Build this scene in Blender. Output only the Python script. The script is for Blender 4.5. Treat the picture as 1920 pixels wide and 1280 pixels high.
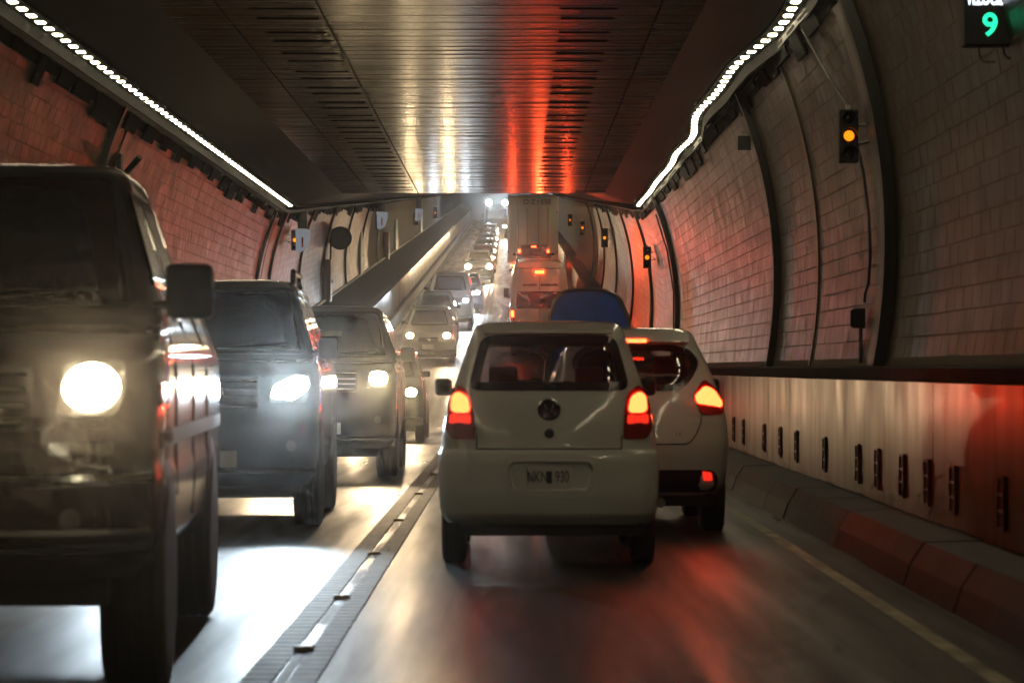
import bpy, bmesh, math, random
import numpy as np
from mathutils import Vector, Matrix

random.seed(7)
R = math.radians
sc = bpy.context.scene
for o in list(bpy.data.objects):
    bpy.data.objects.remove(o)
COL = sc.collection

# ------------------------------------------------------------------ camera, world, exposure
CAM_H = 1.53
cam_d = bpy.data.cameras.new('camera')
cam = bpy.data.objects.new('camera', cam_d)
COL.objects.link(cam)
cam.location = (0, 0, CAM_H)
cam.rotation_euler = (R(90) + math.atan(50 / 4800), 0, 0)
cam_d.lens = 90
cam_d.sensor_width = 36
cam_d.clip_start = 0.1
cam_d.clip_end = 2000
cam_d.dof.use_dof = True
cam_d.dof.focus_distance = 60
cam_d.dof.aperture_fstop = 3.6
sc.camera = cam

world = bpy.data.worlds.new('World')
sc.world = world
world.use_nodes = True
wn = world.node_tree
sky = wn.nodes.new('ShaderNodeTexSky')
sky.sky_type = 'NISHITA'
sky.sun_disc = False
sky.sun_elevation = R(-4)
sky.sun_rotation = R(180)
bg = wn.nodes['Background']
wn.links.new(sky.outputs[0], bg.inputs[0])
bg.inputs[1].default_value = 0.05

sc.view_settings.view_transform = 'Standard'
sc.view_settings.look = 'None'
sc.view_settings.exposure = 0.12
sc.view_settings.gamma = 1.0
sc.view_settings.use_curve_mapping = False
cy = sc.cycles
cy.use_denoising = True
cy.max_bounces = 4
cy.diffuse_bounces = 2
cy.glossy_bounces = 2
cy.use_adaptive_sampling = True
cy.adaptive_threshold = 0.07
cy.adaptive_min_samples = 16
cy.transparent_max_bounces = 12
cy.volume_bounces = 0
cy.caustics_reflective = False
cy.caustics_refractive = False
cy.sample_clamp_indirect = 4.0
cy.sample_clamp_direct = 0.0

# ------------------------------------------------------------------ where the place is
YC = 66.7            # the sag: the ramp going down meets the ramp going up
SR, SCL = 0.078, 0.0705
AX = -1.22           # tunnel axis
Y0, Y1 = -32.0, 330.0
LEDGE = 1.53
PITCH = math.atan(SR)
def G(y): return SR * max(0.0, y - YC)
def CE(y): return SCL * max(0.0, y - YC)

# ------------------------------------------------------------------ materials
MATS = {}
def pmat(name, col, rough=0.5, metal=0.0, spec=0.5, coat=0.0, noise=None, bump=None, rvar=None):
    m = bpy.data.materials.new(name); m.use_nodes = True
    nt = m.node_tree; b = nt.nodes['Principled BSDF']
    b.inputs['Base Color'].default_value = (*col, 1)
    b.inputs['Roughness'].default_value = rough
    b.inputs['Metallic'].default_value = metal
    b.inputs['Specular IOR Level'].default_value = spec
    b.inputs['Coat Weight'].default_value = coat
    b.inputs['Coat Roughness'].default_value = 0.06
    tc = nt.nodes.new('ShaderNodeNewGeometry')
    def nz(scale, detail=4, stretch=(1, 1, 1)):
        mp = nt.nodes.new('ShaderNodeMapping'); mp.inputs['Scale'].default_value = stretch
        n = nt.nodes.new('ShaderNodeTexNoise'); n.inputs['Scale'].default_value = scale; n.inputs['Detail'].default_value = detail
        nt.links.new(tc.outputs['Position'], mp.inputs[0]); nt.links.new(mp.outputs[0], n.inputs['Vector'])
        return n.outputs['Fac']
    def ramp(sock, lo, hi, a=0.3, c=0.7):
        r = nt.nodes.new('ShaderNodeMapRange')
        r.inputs[1].default_value = a; r.inputs[2].default_value = c
        r.inputs[3].default_value = lo; r.inputs[4].default_value = hi
        nt.links.new(sock, r.inputs[0]); return r.outputs[0]
    if noise:
        scale, amt, stretch = noise
        f = ramp(nz(scale, 3, stretch), 1 - amt, 1 + amt)
        mx = nt.nodes.new('ShaderNodeMix'); mx.data_type = 'RGBA'; mx.blend_type = 'MULTIPLY'
        mx.inputs[0].default_value = 1; mx.inputs[6].default_value = (*col, 1)
        cb = nt.nodes.new('ShaderNodeCombineColor')
        for i in range(3): nt.links.new(f, cb.inputs[i])
        nt.links.new(cb.outputs[0], mx.inputs[7]); nt.links.new(mx.outputs[2], b.inputs['Base Color'])
    if rvar:
        scale, amt, stretch = rvar
        nt.links.new(ramp(nz(scale, 5, stretch), max(0.02, rough - amt), rough + amt), b.inputs['Roughness'])
    if bump:
        scale, st, stretch = bump
        bp = nt.nodes.new('ShaderNodeBump'); bp.inputs['Strength'].default_value = st; bp.inputs['Distance'].default_value = 0.01
        nt.links.new(nz(scale, 6, stretch), bp.inputs['Height']); nt.links.new(bp.outputs[0], b.inputs['Normal'])
    MATS[name] = m
    return m
def emat(name, col, strength):
    m = bpy.data.materials.new(name); m.use_nodes = True
    b = m.node_tree.nodes['Principled BSDF']
    b.inputs['Base Color'].default_value = (0.02, 0.02, 0.02, 1)
    b.inputs['Emission Color'].default_value = (*col, 1)
    b.inputs['Emission Strength'].default_value = strength
    b.inputs['Roughness'].default_value = 0.3
    MATS[name] = m
    return m
def glassmat(name, tint, gloss_col=(1, 1, 1)):
    m = bpy.data.materials.new(name); m.use_nodes = True
    nt = m.node_tree; nt.nodes.remove(nt.nodes['Principled BSDF'])
    out = nt.nodes['Material Output']
    t = nt.nodes.new('ShaderNodeBsdfTransparent'); t.inputs[0].default_value = (*tint, 1)
    g = nt.nodes.new('ShaderNodeBsdfGlossy'); g.inputs[0].default_value = (*gloss_col, 1); g.inputs['Roughness'].default_value = 0.03
    lw_ = nt.nodes.new('ShaderNodeLayerWeight'); lw_.inputs[0].default_value = 0.5
    pw = nt.nodes.new('ShaderNodeMath'); pw.operation = 'POWER'; pw.inputs[1].default_value = 5.0
    f = nt.nodes.new('ShaderNodeMath'); f.operation = 'MULTIPLY_ADD'; f.inputs[1].default_value = 0.9; f.inputs[2].default_value = 0.045
    nt.links.new(lw_.outputs['Facing'], pw.inputs[0]); nt.links.new(pw.outputs[0], f.inputs[0])
    mx = nt.nodes.new('ShaderNodeMixShader')
    nt.links.new(f.outputs[0], mx.inputs[0]); nt.links.new(t.outputs[0], mx.inputs[1]); nt.links.new(g.outputs[0], mx.inputs[2])
    nt.links.new(mx.outputs[0], out.inputs[0])
    MATS[name] = m
    return m

ONE = (1, 1, 1)
pmat('asphalt', (0.027, 0.025, 0.023), 0.40, noise=(2.2, 0.5, (1.8, 0.2, 1)), rvar=(1.1, 0.15, (2.4, 0.12, 1)), bump=(60, 0.6, ONE), spec=0.12)
pmat('line_yellow', (0.055, 0.042, 0.02), 0.65, noise=(9, 0.5, (1, 0.4, 1)))
pmat('line_edge', (0.26, 0.23, 0.14), 0.6, noise=(6, 0.6, (1, 0.3, 1)))
pmat('stud', (0.3, 0.2, 0.06), 0.3)
pmat('kerb', (0.03, 0.032, 0.03), 0.7, noise=(3, 0.35, ONE), bump=(20, 0.4, ONE))
pmat('stud2', (0.2, 0.14, 0.05), 0.5)
pmat('walkway', (0.10, 0.095, 0.08), 0.7, noise=(4, 0.3, ONE))
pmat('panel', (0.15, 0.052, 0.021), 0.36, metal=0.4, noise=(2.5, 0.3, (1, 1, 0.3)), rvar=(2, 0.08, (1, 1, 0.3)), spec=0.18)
pmat('panel_joint', (0.03, 0.025, 0.02), 0.8)
pmat('panel_headlit', (0.70, 0.60, 0.44), 0.27, noise=(1.2, 0.2, (1, 1, 0.4)))  # lighter colour stands in for headlight glow on the left panels
pmat('ledge', (0.012, 0.012, 0.012), 0.85, noise=(6, 0.4, ONE), spec=0.15)
pmat('ledge_edge', (0.4, 0.36, 0.28), 0.6, noise=(3, 0.4, ONE))
pmat('grout', (0.12, 0.08, 0.04), 0.8)
pmat('tile', (0.038, 0.023, 0.0095), 0.42, noise=(1.3, 0.3, (1, 1, 1)), rvar=(2, 0.06, ONE), spec=0.2)
pmat('rib', (0.012, 0.012, 0.012), 0.5)
pmat('pale_strip', (0.065, 0.045, 0.025), 0.45, noise=(3, 0.3, ONE))
pmat('ceil_board', (0.10, 0.063, 0.027), 0.22, noise=(1.0, 0.5, (4.5, 0.12, 1)), rvar=(1.0, 0.09, (0.3, 8, 1)), bump=(1.5, 0.22, (1.2, 0.3, 1)), spec=0.8)
pmat('ceil_back', (0.015, 0.013, 0.012), 0.8)
pmat('haunch', (0.005, 0.0045, 0.004), 0.55, noise=(4, 0.4, ONE), spec=0.12)
pmat('black', (0.008, 0.008, 0.008), 0.6)
pmat('matte_black', (0.005, 0.005, 0.005), 0.95, spec=0.1)  # plain dull black for rails, wall-top strip, slots and brackets
pmat('black_gloss', (0.01, 0.01, 0.01), 0.15)
pmat('rubber', (0.018, 0.018, 0.018), 0.75, bump=(80, 0.3, ONE))
pmat('rim', (0.35, 0.35, 0.36), 0.3, metal=0.9)
pmat('steel', (0.3, 0.29, 0.27), 0.35, metal=0.9)
pmat('chrome', (0.75, 0.75, 0.75), 0.12, metal=1.0)
pmat('plate_white', (0.72, 0.7, 0.66), 0.4, noise=(8, 0.12, ONE))
pmat('plate_black', (0.02, 0.02, 0.02), 0.4)
pmat('seat', (0.2, 0.18, 0.18), 0.9)
pmat('green_door', (0.14, 0.22, 0.17), 0.45)
pmat('brown_box', (0.16, 0.07, 0.05), 0.45)
pmat('sign_white', (0.75, 0.77, 0.8), 0.35)
pmat('tarp_blue', (0.04, 0.17, 0.8), 0.5, noise=(5, 0.2, ONE), bump=(14, 0.5, ONE))
pmat('truck_box', (0.62, 0.61, 0.47), 0.5, noise=(1.5, 0.12, (1, 1, 0.3)))
pmat('glass_dark', (0.012, 0.013, 0.015), 0.06, spec=0.6)
glassmat('glass_tint', (0.52, 0.48, 0.47))
pmat('lens_red', (0.30, 0.012, 0.01), 0.12, coat=1)
pmat('lens_clear', (0.5, 0.5, 0.5), 0.1, metal=0.7)
def paint(name, col, rough=0.3, metal=0.0, coat=1.0):
    return pmat(name, col, rough, metal=metal, coat=coat, noise=(1.3, 0.07, ONE))
paint('paint_white', (0.80, 0.81, 0.75)); paint('paint_white2', (0.82, 0.80, 0.73)); paint('paint_van', (0.84, 0.83, 0.68))
paint('paint_brown', (0.02, 0.010, 0.008)); paint('paint_navy', (0.01, 0.018, 0.03)); paint('paint_black', (0.01, 0.01, 0.012))
paint('paint_silver', (0.38, 0.37, 0.35), 0.4, 0.6); paint('paint_grey', (0.14, 0.14, 0.14), 0.4, 0.4); paint('paint_red', (0.10, 0.012, 0.012))
emat('brake', (1.0, 0.03, 0.007), 24.0)
emat('brake_far', (1.0, 0.03, 0.005), 36.0)
emat('tail_dim', (1.0, 0.03, 0.012), 0.9)
emat('lamp_warm', (1.0, 0.76, 0.44), 60.0)
emat('lamp_white', (1.0, 0.74, 0.40), 130.0)
emat('lamp_blue', (0.66, 0.88, 1.0), 60.0)
emat('bowl_lamp_warm', (1.0, 0.76, 0.44), 0.35)
emat('bowl_lamp_white', (1.0, 0.76, 0.44), 0.6)
emat('bowl_lamp_blue', (0.35, 0.75, 1.0), 0.7)
emat('led', (1.0, 0.86, 0.55), 34.0)
emat('led_dim', (1.0, 0.9, 0.66), 2.5)
emat('amber', (1.0, 0.21, 0.005), 1.9)
emat('sign_text', (0.8, 0.93, 1.0), 2.4)
emat('sign_green', (0.02, 1.0, 0.42), 1.5)
emat('sign_lit', (0.8, 0.88, 1.0), 0.18)

# ------------------------------------------------------------------ mesh helpers
class MB:
    def __init__(self): self.v = []; self.f = []
    def add(self, vs, fs):
        n = len(self.v); self.v += [tuple(p) for p in vs]; self.f += [tuple(i + n for i in f) for f in fs]; return self
    def box(self, x0, x1, y0, y1, z0, z1, bev=0.0):
        if x1 < x0: x0, x1 = x1, x0
        if bev <= 0:
            self.add([(x0,y0,z0),(x1,y0,z0),(x1,y1,z0),(x0,y1,z0),(x0,y0,z1),(x1,y0,z1),(x1,y1,z1),(x0,y1,z1)],
                     [(3,2,1,0),(4,5,6,7),(0,1,5,4),(1,2,6,5),(2,3,7,6),(3,0,4,7)])
        else:
            bm = bmesh.new(); bmesh.ops.create_cube(bm, size=1)
            bmesh.ops.scale(bm, verts=bm.verts, vec=(x1-x0, y1-y0, z1-z0))
            bmesh.ops.bevel(bm, geom=bm.edges[:], offset=bev, segments=2, affect='EDGES', profile=0.5)
            bmesh.ops.translate(bm, verts=bm.verts, vec=((x0+x1)/2, (y0+y1)/2, (z0+z1)/2))
            bm.verts.index_update()
            self.add([v.co[:] for v in bm.verts], [[v.index for v in f.verts] for f in bm.faces]); bm.free()
        return self
    def tube(self, pts, r, n=8, cap=True):
        rings = []; base = len(self.v)
        P = [Vector(p) for p in pts]
        up = Vector((0.13, 0.97, 0.2))
        for i, p in enumerate(P):
            d = (P[min(i+1, len(P)-1)] - P[max(i-1, 0)]).normalized()
            a = d.cross(up)
            if a.length < 1e-3: a = d.cross(Vector((1, 0, 0)))
            a.normalize(); b = d.cross(a)
            rr = r[i] if isinstance(r, (list, tuple)) else r
            for k in range(n):
                t = 2*math.pi*k/n
                self.v.append(tuple(p + a*math.cos(t)*rr + b*math.sin(t)*rr))
        for i in range(len(P)-1):
            for k in range(n):
                k2 = (k+1) % n
                self.f.append((base+i*n+k, base+i*n+k2, base+(i+1)*n+k2, base+(i+1)*n+k))
        if cap:
            self.f.append(tuple(base+k for k in range(n))[::-1]); self.f.append(tuple(base+(len(P)-1)*n+k for k in range(n)))
        return self
    def lathe(self, prof, cx, cyy, cz, n=28, axis='x'):
        # prof: (axial, radius)
        base = len(self.v)
        for a, r in prof:
            for k in range(n):
                t = 2*math.pi*k/n
                if axis == 'x': self.v.append((cx + a, cyy + r*math.cos(t), cz + r*math.sin(t)))
                elif axis == 'y': self.v.append((cx + r*math.cos(t), cyy + a, cz + r*math.sin(t)))
                else: self.v.append((cx + r*math.cos(t), cyy + r*math.sin(t), cz + a))
        m = len(prof)
        for i in range(m-1):
            for k in range(n):
                k2 = (k+1) % n
                self.f.append((base+i*n+k, base+i*n+k2, base+(i+1)*n+k2, base+(i+1)*n+k))
        self.f.append(tuple(base+k for k in range(n))[::-1]); self.f.append(tuple(base+(m-1)*n+k for k in range(n)))
        return self
    def build(self, name, mat, parent=None, smooth=False):
        me = bpy.data.meshes.new(name); me.from_pydata(self.v, [], self.f); me.update()
        bm = bmesh.new(); bm.from_mesh(me); bmesh.ops.recalc_face_normals(bm, faces=bm.faces); bm.to_mesh(me); bm.free()
        return link(name, me, mat, parent, smooth)
def link(name, me, mat, parent=None, smooth=False):
    if mat is not None and len(me.materials) == 0: me.materials.append(MATS[mat])
    if smooth:
        for p in me.polygons: p.use_smooth = True
        me.set_sharp_from_angle(angle=R(38))
    o = bpy.data.objects.new(name, me); COL.objects.link(o)
    if parent is not None: o.parent = parent
    return o
def empty(name, loc=(0, 0, 0), rot=(0, 0, 0)):
    o = bpy.data.objects.new(name, None); COL.objects.link(o); o.location = loc; o.rotation_euler = rot; o.empty_display_size = 0.2
    return o
def tag(o, label=None, cat=None, group=None, kind=None):
    if label: o['label'] = label
    if cat: o['category'] = cat
    if group: o['group'] = group
    if kind: o['kind'] = kind
    return o
def text(body, size, mat, parent, loc, rot=(R(90), 0, 0), name='lettering', extrude=0.002, sx=1.0, bold=0.0, sy=1.0):
    c = bpy.data.curves.new(name, 'FONT'); c.body = body; c.size = size; c.align_x = 'CENTER'; c.align_y = 'CENTER'; c.extrude = extrude; c.offset = bold
    c.materials.append(MATS[mat])
    tmp = bpy.data.objects.new(name, c)
    me = bpy.data.meshes.new_from_object(tmp); bpy.data.objects.remove(tmp)
    if len(me.materials) == 0: me.materials.append(MATS[mat])
    o = bpy.data.objects.new(name, me); COL.objects.link(o); o.parent = parent; o.location = loc; o.rotation_euler = rot; o.scale = (sx, sy, 1)
    return o

ORD = 'first second third fourth fifth sixth seventh eighth ninth tenth eleventh twelfth thirteenth fourteenth fifteenth sixteenth seventeenth'.split()
# ------------------------------------------------------------------ tunnel structure
def stations(y0, y1, step):
    n = max(1, int(round((y1 - y0) / step)))
    return [y0 + (y1 - y0) * i / n for i in range(n + 1)]
YS = stations(Y0, YC, 6.0) + stations(YC, Y1, 12.0)[1:]
def sweep(name, prof, mat, ys=YS, parent=None, top=False, smooth=False):
    """prof: list of (x, h) or function(y)->list; h follows the road (or the ceiling)"""
    mb = MB(); n = None
    for y in ys:
        p = prof(y) if callable(prof) else prof
        n = len(p); g = CE(y) if top else G(y)
        mb.v += [(x, y, h + g) for x, h in p]
    for i in range(len(ys) - 1):
        for k in range(n - 1):
            mb.f.append((i*n+k, i*n+k+1, (i+1)*n+k+1, (i+1)*n+k))
    return mb.build(name, mat, parent, smooth)

# ground under everything, road sheet, kerbs
road = sweep('road', [(-6.9, 0), (AX, 0.0), (3.4, 0)], 'asphalt'); tag(road, kind='structure')
# centre double line: two bands of raised transverse ribs, worn yellow
for k, (xa, xb) in enumerate([(-1.325, -1.17), (-1.095, -0.955)]):
    mb = MB(); y = 9.0
    while y < 66:
        g = G(y)
        mb.box(xa + random.uniform(-.004, .004), xb + random.uniform(-.004, .004), y, y + 0.185, g + 0.001, g + 0.008)
        y += 0.21
    o = mb.build('ribbed_line', 'line_yellow', road); o['kind'] = 'stuff'
    sweep('far_line', [(xa, 0.005), (xb, 0.005)], 'line_yellow', stations(66.7, 300, 12), road)
    sweep('line_base', [(xa + .008, 0.0045), (xb - .008, 0.0045)], 'line_yellow', stations(8, 66.5, 6), road)
sweep('edge_line', [(2.33, 0.004), (2.44, 0.004)], 'line_edge', YS, road)
sweep('edge_line', [(-4.88, 0.004), (-4.77, 0.004)], 'line_edge', YS, road)
# short pale dashes between the two bands
mb = MB(); mb.add([(-1.155,0,0),(-1.11,0,0),(-1.11,1.3,0),(-1.155,1.3,0)], [(0,1,2,3)]); dash_me = None
for i, y in enumerate(np.arange(9.5, 60, 2.9)):
    if dash_me is None:
        o = mb.build('centre_dash', 'line_yellow', road); dash_me = o.data
    else: o = link('centre_dash', dash_me, None, road)
    o.location = (0, float(y), 0.005)
stud_me = None
for i, y in enumerate([13.9, 17.0, 21.0, 25.6, 31.0, 36.7, 43, 50, 58]):
    if stud_me is None:
        mb = MB(); mb.add([(-.06,-.06,0),(.06,-.06,0),(.06,.06,0),(-.06,.06,0),(-.045,-.025,.022),(.045,-.025,.022),(.045,.025,.022),(-.045,.025,.022)],
                          [(3,2,1,0),(4,5,6,7),(0,1,5,4),(1,2,6,5),(2,3,7,6),(3,0,4,7)])
        o = mb.build('road_stud', 'stud2'); stud_me = o.data
    else: o = link('road_stud', stud_me, None)
    o.location = (-1.13, y, 0.006)
    tag(o, 'raised amber reflector stud between the ribbed centre line bands, %s from the near end' % ORD[i], 'road stud', 'studs along the centre line')

# kerb blocks on the right: sloped faces, each block its own piece
kerb = empty('kerb', (0, 0, 0)); tag(kerb, 'low grey concrete kerb with sloped blocks along the wall by the white cars', kind='structure')
KP = [(2.75, 0.0), (2.80, 0.16), (2.90, 0.31), (3.36, 0.325), (3.36, 0.0)]
blk = None
y = 10.0
def kerb_block(length):
    mb = MB(); n = len(KP)
    for yy in (0.006, length - 0.006): mb.v += [(x, yy, h) for x, h in KP]
    for k in range(n): mb.f.append((k, (k+1) % n, n + (k+1) % n, n + k))
    mb.f.append(tuple(range(n))); mb.f.append(tuple(range(n, 2*n))[::-1])
    return mb
while y < 66:
    if blk is None: o = kerb_block(1.98).build('kerb_block', 'kerb', kerb); blk = o.data
    else: o = link('kerb_block', blk, None, kerb)
    o.location = (random.uniform(-.008, .008), y, random.uniform(-.006, .006)); y += 2.0
sweep('kerb_run', KP[:4], 'kerb', stations(Y0, 10, 6), kerb)
sweep('kerb_run', KP[:4], 'kerb', stations(66, Y1, 12), kerb)
KL = [(-4.98, 0), (-5.02, .16), (-5.1, .31), (-5.4, .32)]
o = sweep('kerb_far_side', KL, 'kerb'); tag(o, kind='structure')

# ---------------- side walls
EB, EC = 6.1, 2.87
def wx(h, side):
    a = 5.22 if side > 0 else 5.45
    return AX + side * a * math.sqrt(max(0.0, 1 - ((h - EC) / EB) ** 2))
def wnorm(h, side):
    d = 0.01
    t = Vector((wx(h + d, side) - wx(h - d, side), 0, 2 * d)).normalized()
    n = Vector((t.z, 0, -t.x)); 
    if n.x * side > 0: n = -n
    return n       # points into the tunnel
def wall_top(y): return 5.66 + CE(y) - G(y)
SHELF = {1: 3.32, -1: -5.32}

walls = {}
for side, nm in ((1, 'wall_right'), (-1, 'wall_left')):
    W = empty(nm, (0, 0, 0)); tag(W, kind='structure'); walls[side] = W
    # grout bed of the vault
    def prof(y, side=side):
        hs = [LEDGE - 0.05 + (wall_top(y) + 0.5 - LEDGE + 0.05) * i / 48 for i in range(49)]
        return [(wx(h, side), h) for h in hs]
    sweep('vault', prof, 'grout', YS, W, smooth=True)
    # tiles, course by course
    CH, TL = 0.205, 0.43
    courses = []
    h = LEDGE + 0.1
    while h + CH < 5.7:
        courses.append(h); h += CH
    meshes = {}
    cand = []
    for ci, h in enumerate(courses):
        a, b = h + 0.006, h + CH - 0.006
        n0, n1 = wnorm(a, side), wnorm(b, side)
        yb = 16.0 + (TL / 2 if ci % 2 else 0)
        while yb < 118:
            if h + CH < wall_top(yb): cand.append((yb, ci))
            yb += TL
    def tile_geo(ci, y, jit=0.0, y_shear=True):
        h = courses[ci]; a, b = h + 0.005, h + CH - 0.005
        n = wnorm((a + b) / 2, side)
        def P(hh, yy, out):
            g = G(yy + y) if y_shear else 0
            return (wx(hh, side) + n.x * out, yy, hh + n.z * out + g)
        o = 0.0022 + jit * .6; i = 0.003
        L = TL - 0.003
        j = .004
        vs = [P(a, .001, -.002), P(a, L, -.002), P(b, L, -.002), P(b, .001, -.002),
              P(a + i, .001 + j, o), P(a + i, L - j, o + jit * .6), P(b - i, L - j, o), P(b - i, .001 + j, o - jit * .4)]
        fs = [(4, 5, 6, 7), (0, 1, 5, 4), (1, 2, 6, 5), (2, 3, 7, 6), (3, 0, 4, 7)]
        return vs, fs
    ymin = 20.0 if side > 0 else 33.0
    vis = [c for c in cand if c[0] >= ymin and (side > 0 or courses[c[1]] > 3.9)]
    vis.sort()
    own = set(vis[:300])
    for yb, ci in sorted(own):
        key = (ci, random.randrange(3))
        if key not in meshes:
            vs, fs = tile_geo(ci, 0, random.uniform(-.001, .0012), False)
            mb = MB().add(vs, fs); o = mb.build('tile', 'tile', W); meshes[key] = o.data
        else: o = link('tile', meshes[key], None, W)
        o.location = (0, yb, 0)
    mb = MB()
    for c in cand:
        if c in own: continue
        vs, fs = tile_geo(c[1], c[0], random.uniform(-.001, .0012))
        mb.add([(x, y + c[0], z) for x, y, z in vs], fs)
    o = mb.build('tiles', 'tile', W); o['kind'] = 'stuff'
    # lower wall of smooth panels under the ledge
    xs = SHELF[side]; s = side
    lowh = 0.30
    mb = MB(); yb = 12.4; pan = None; i = 0
    while yb < 120:
        g0, g1 = G(yb), G(yb + 2.6)
        t = 0.02
        vs = [(xs, yb + .006, lowh + g0), (xs, yb + 2.594, lowh + g1), (xs, yb + 2.594, LEDGE - .1 + g1), (xs, yb + .006, LEDGE - .1 + g0)]
        vs += [(x + s * .06, y, z) for x, y, z in vs]
        m2 = MB().add(vs, [(0,1,2,3),(4,7,6,5),(0,4,5,1),(1,5,6,2),(2,6,7,3),(3,7,4,0)])
        m2.build('wall_panel', 'panel' if side > 0 else 'panel_headlit', W)
        yb += 2.6
    sweep('panel_back', [(xs + s*.05, 0.0), (xs + s*.05, LEDGE - .02)], 'panel_joint', stations(Y0, 120, 6), W)
    sweep('panel_run', [(xs, 0.28), (xs, LEDGE - .1)], 'panel' if side > 0 else 'panel_headlit', stations(120, Y1, 12), W)
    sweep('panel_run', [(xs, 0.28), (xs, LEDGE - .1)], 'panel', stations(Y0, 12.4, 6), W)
    # ledge with its dark cable duct
    xo = wx(LEDGE, side) + s * .1
    if side > 0:
        lp = [(xs - s*.0, LEDGE - .115), (xs - s*.05, LEDGE - .10), (xs - s*.05, LEDGE + .0), (xs + s*.02, LEDGE + .02), (xo, LEDGE + .02)]
    else:
        lp = [(xs - s*.0, LEDGE - .115), (xs - s*.03, LEDGE - .10), (xs - s*.03, LEDGE + .03), (xs + s*.1, LEDGE + .10), (xo - s*.08, LEDGE + .55), (xo, LEDGE + .55)]
    sweep('ledge', lp, 'ledge', YS, W)
    if side < 0:
        sweep('ledge_trim', [(xo - s*.10, LEDGE + .545), (xo - s*.10, LEDGE + .60), (xo + s*.02, LEDGE + .60)], 'ledge_edge', YS, W)
    def skirt(y, side=side):
        t = 5.64 + CE(y) - G(y)
        return [(wx(h, side) + wnorm(h, side).x * .03, h) for h in (t + .12, t, t - .1, t - .2)]
    sweep('top_skirt', skirt, 'matte_black', stations(Y0, YC, 3) + stations(YC, Y1, 12)[1:], W)
    # black ribs between the rings of the lining and paler joint strips
    ribs = [(26.7, .17), (38.2, .13), (61.3, .13), (72.5, .10), (84, .12), (97, .12), (110, .12), (124, .12)] if side > 0 else [(40.0, .2), (66.0, .16), (69.5, .3), (79.5, .1), (90, .14), (102, .14), (113, .14), (126, .14)]
    for yr, wd in ribs:
        pr = {26.7: .125, 38.2: .10, 61.3: .10}.get(yr, .07)
        mb = MB(); top = wall_top(yr) + .2; N = 18
        for k in range(N + 1):
            h = LEDGE + .02 + (top - LEDGE - .02) * k / N
            n = wnorm(h, side); g = G(yr)
            x = wx(h, side)
            for (dy, o) in ((-wd/2, -.01), (-wd/2, pr), (wd/2, pr), (wd/2, -.01)):
                mb.v.append((x + n.x*o, yr + dy, h + n.z*o + g))
        for k in range(N):
            for j in range(3): mb.f.append((k*4+j, k*4+j+1, (k+1)*4+j+1, (k+1)*4+j))
        mb.build('rib', 'rib', W)
    for yr, wd in ([(27.6, .5), (33.3, .12), (62.5, .4), (74, .35)] if side > 0 else [(41.3, .4), (67.6, .9), (91, .5)]):
        mb = MB(); top = wall_top(yr) + .1; N = 18
        for k in range(N + 1):
            h = LEDGE + .02 + (top - LEDGE - .02) * k / N
            n = wnorm(h, side); x = wx(h, side)
            for (dy, o) in ((-wd/2, -.01), (-wd/2, .022), (wd/2, .022), (wd/2, -.01)):
                mb.v.append((x + n.x*o, yr + dy, h + n.z*o + G(yr)))
        for k in range(N):
            for j in range(3): mb.f.append((k*4+j, k*4+j+1, (k+1)*4+j+1, (k+1)*4+j))
        mb.build('joint_strip', 'pale_strip', W)

# vents in the lower right wall: dark recess boxes with a frame and two bars
vent_me = None
for i, yv in enumerate([15.7, 17.3, 19.2, 20.4, 21.7, 23.2, 24.5, 27.1, 29.8, 31.6, 33.6, 36.6, 38.2, 41.5, 43.5, 47, 49]):
    v = empty('wall_vent', (3.318, yv, 0.62)); tag(v, 'small dark barred vent above the kerb, %s counted from the near end of the wall' % ORD[i], 'vent', 'vents along the lower wall')
    if vent_me is None:
        a = MB().box(-.012, .0, -.10, .10, -.17, .17).build('recess', 'black', v)
        mb = MB()
        for (y0, y1, z0, z1) in ((-.115, .115, .165, .185), (-.115, .115, -.185, -.165), (-.115, -.098, -.166, .166), (.098, .115, -.166, .166)):
            mb.box(-.024, -.002, y0, y1, z0, z1)
        b = mb.build('frame', 'panel', v)
        c = MB().box(-.02, -.013, -.099, .099, .045, .062).build('bar', 'steel', v)
        d = link('bar', c.data, None, v); d.location = (0, 0, -.11)
        vent_me = (a.data, b.data, c.data)
    else:
        link('recess', vent_me[0], None, v); link('frame', vent_me[1], None, v)
        c = link('bar', vent_me[2], None, v); d = link('bar', vent_me[2], None, v); d.location = (0, 0, -.11)

# ---------------- ceiling
CZ = 6.09
SX = {-1: -5.70, 1: 3.26}
HX = {-1: -4.43, 1: 2.42}
ceil = empty('ceiling', (0, 0, 0)); tag(ceil, kind='structure')
sweep('ceiling_slab', [(SX[-1] - .6, CZ + .14), (SX[1] + .6, CZ + .14)], 'ceil_back', YS, ceil, top=True)
for s in (-1, 1):
    sweep('haunch', [(SX[s], CZ - .33), (HX[s], CZ + .002), (HX[s], CZ + .1)], 'haunch', YS, ceil, top=True)
    def fas(y, s=s):
        ht = wall_top(y) + G(y) - CE(y)
        return [(SX[s], CZ - .33), (SX[s] + s*.12, CZ - .36), (wx(5.6, s) - s*.06, CZ - .50), (wx(5.6, s) + s*.3, CZ - .50)]
    sweep('fascia', fas, 'haunch', YS, ceil, top=True)
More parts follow.
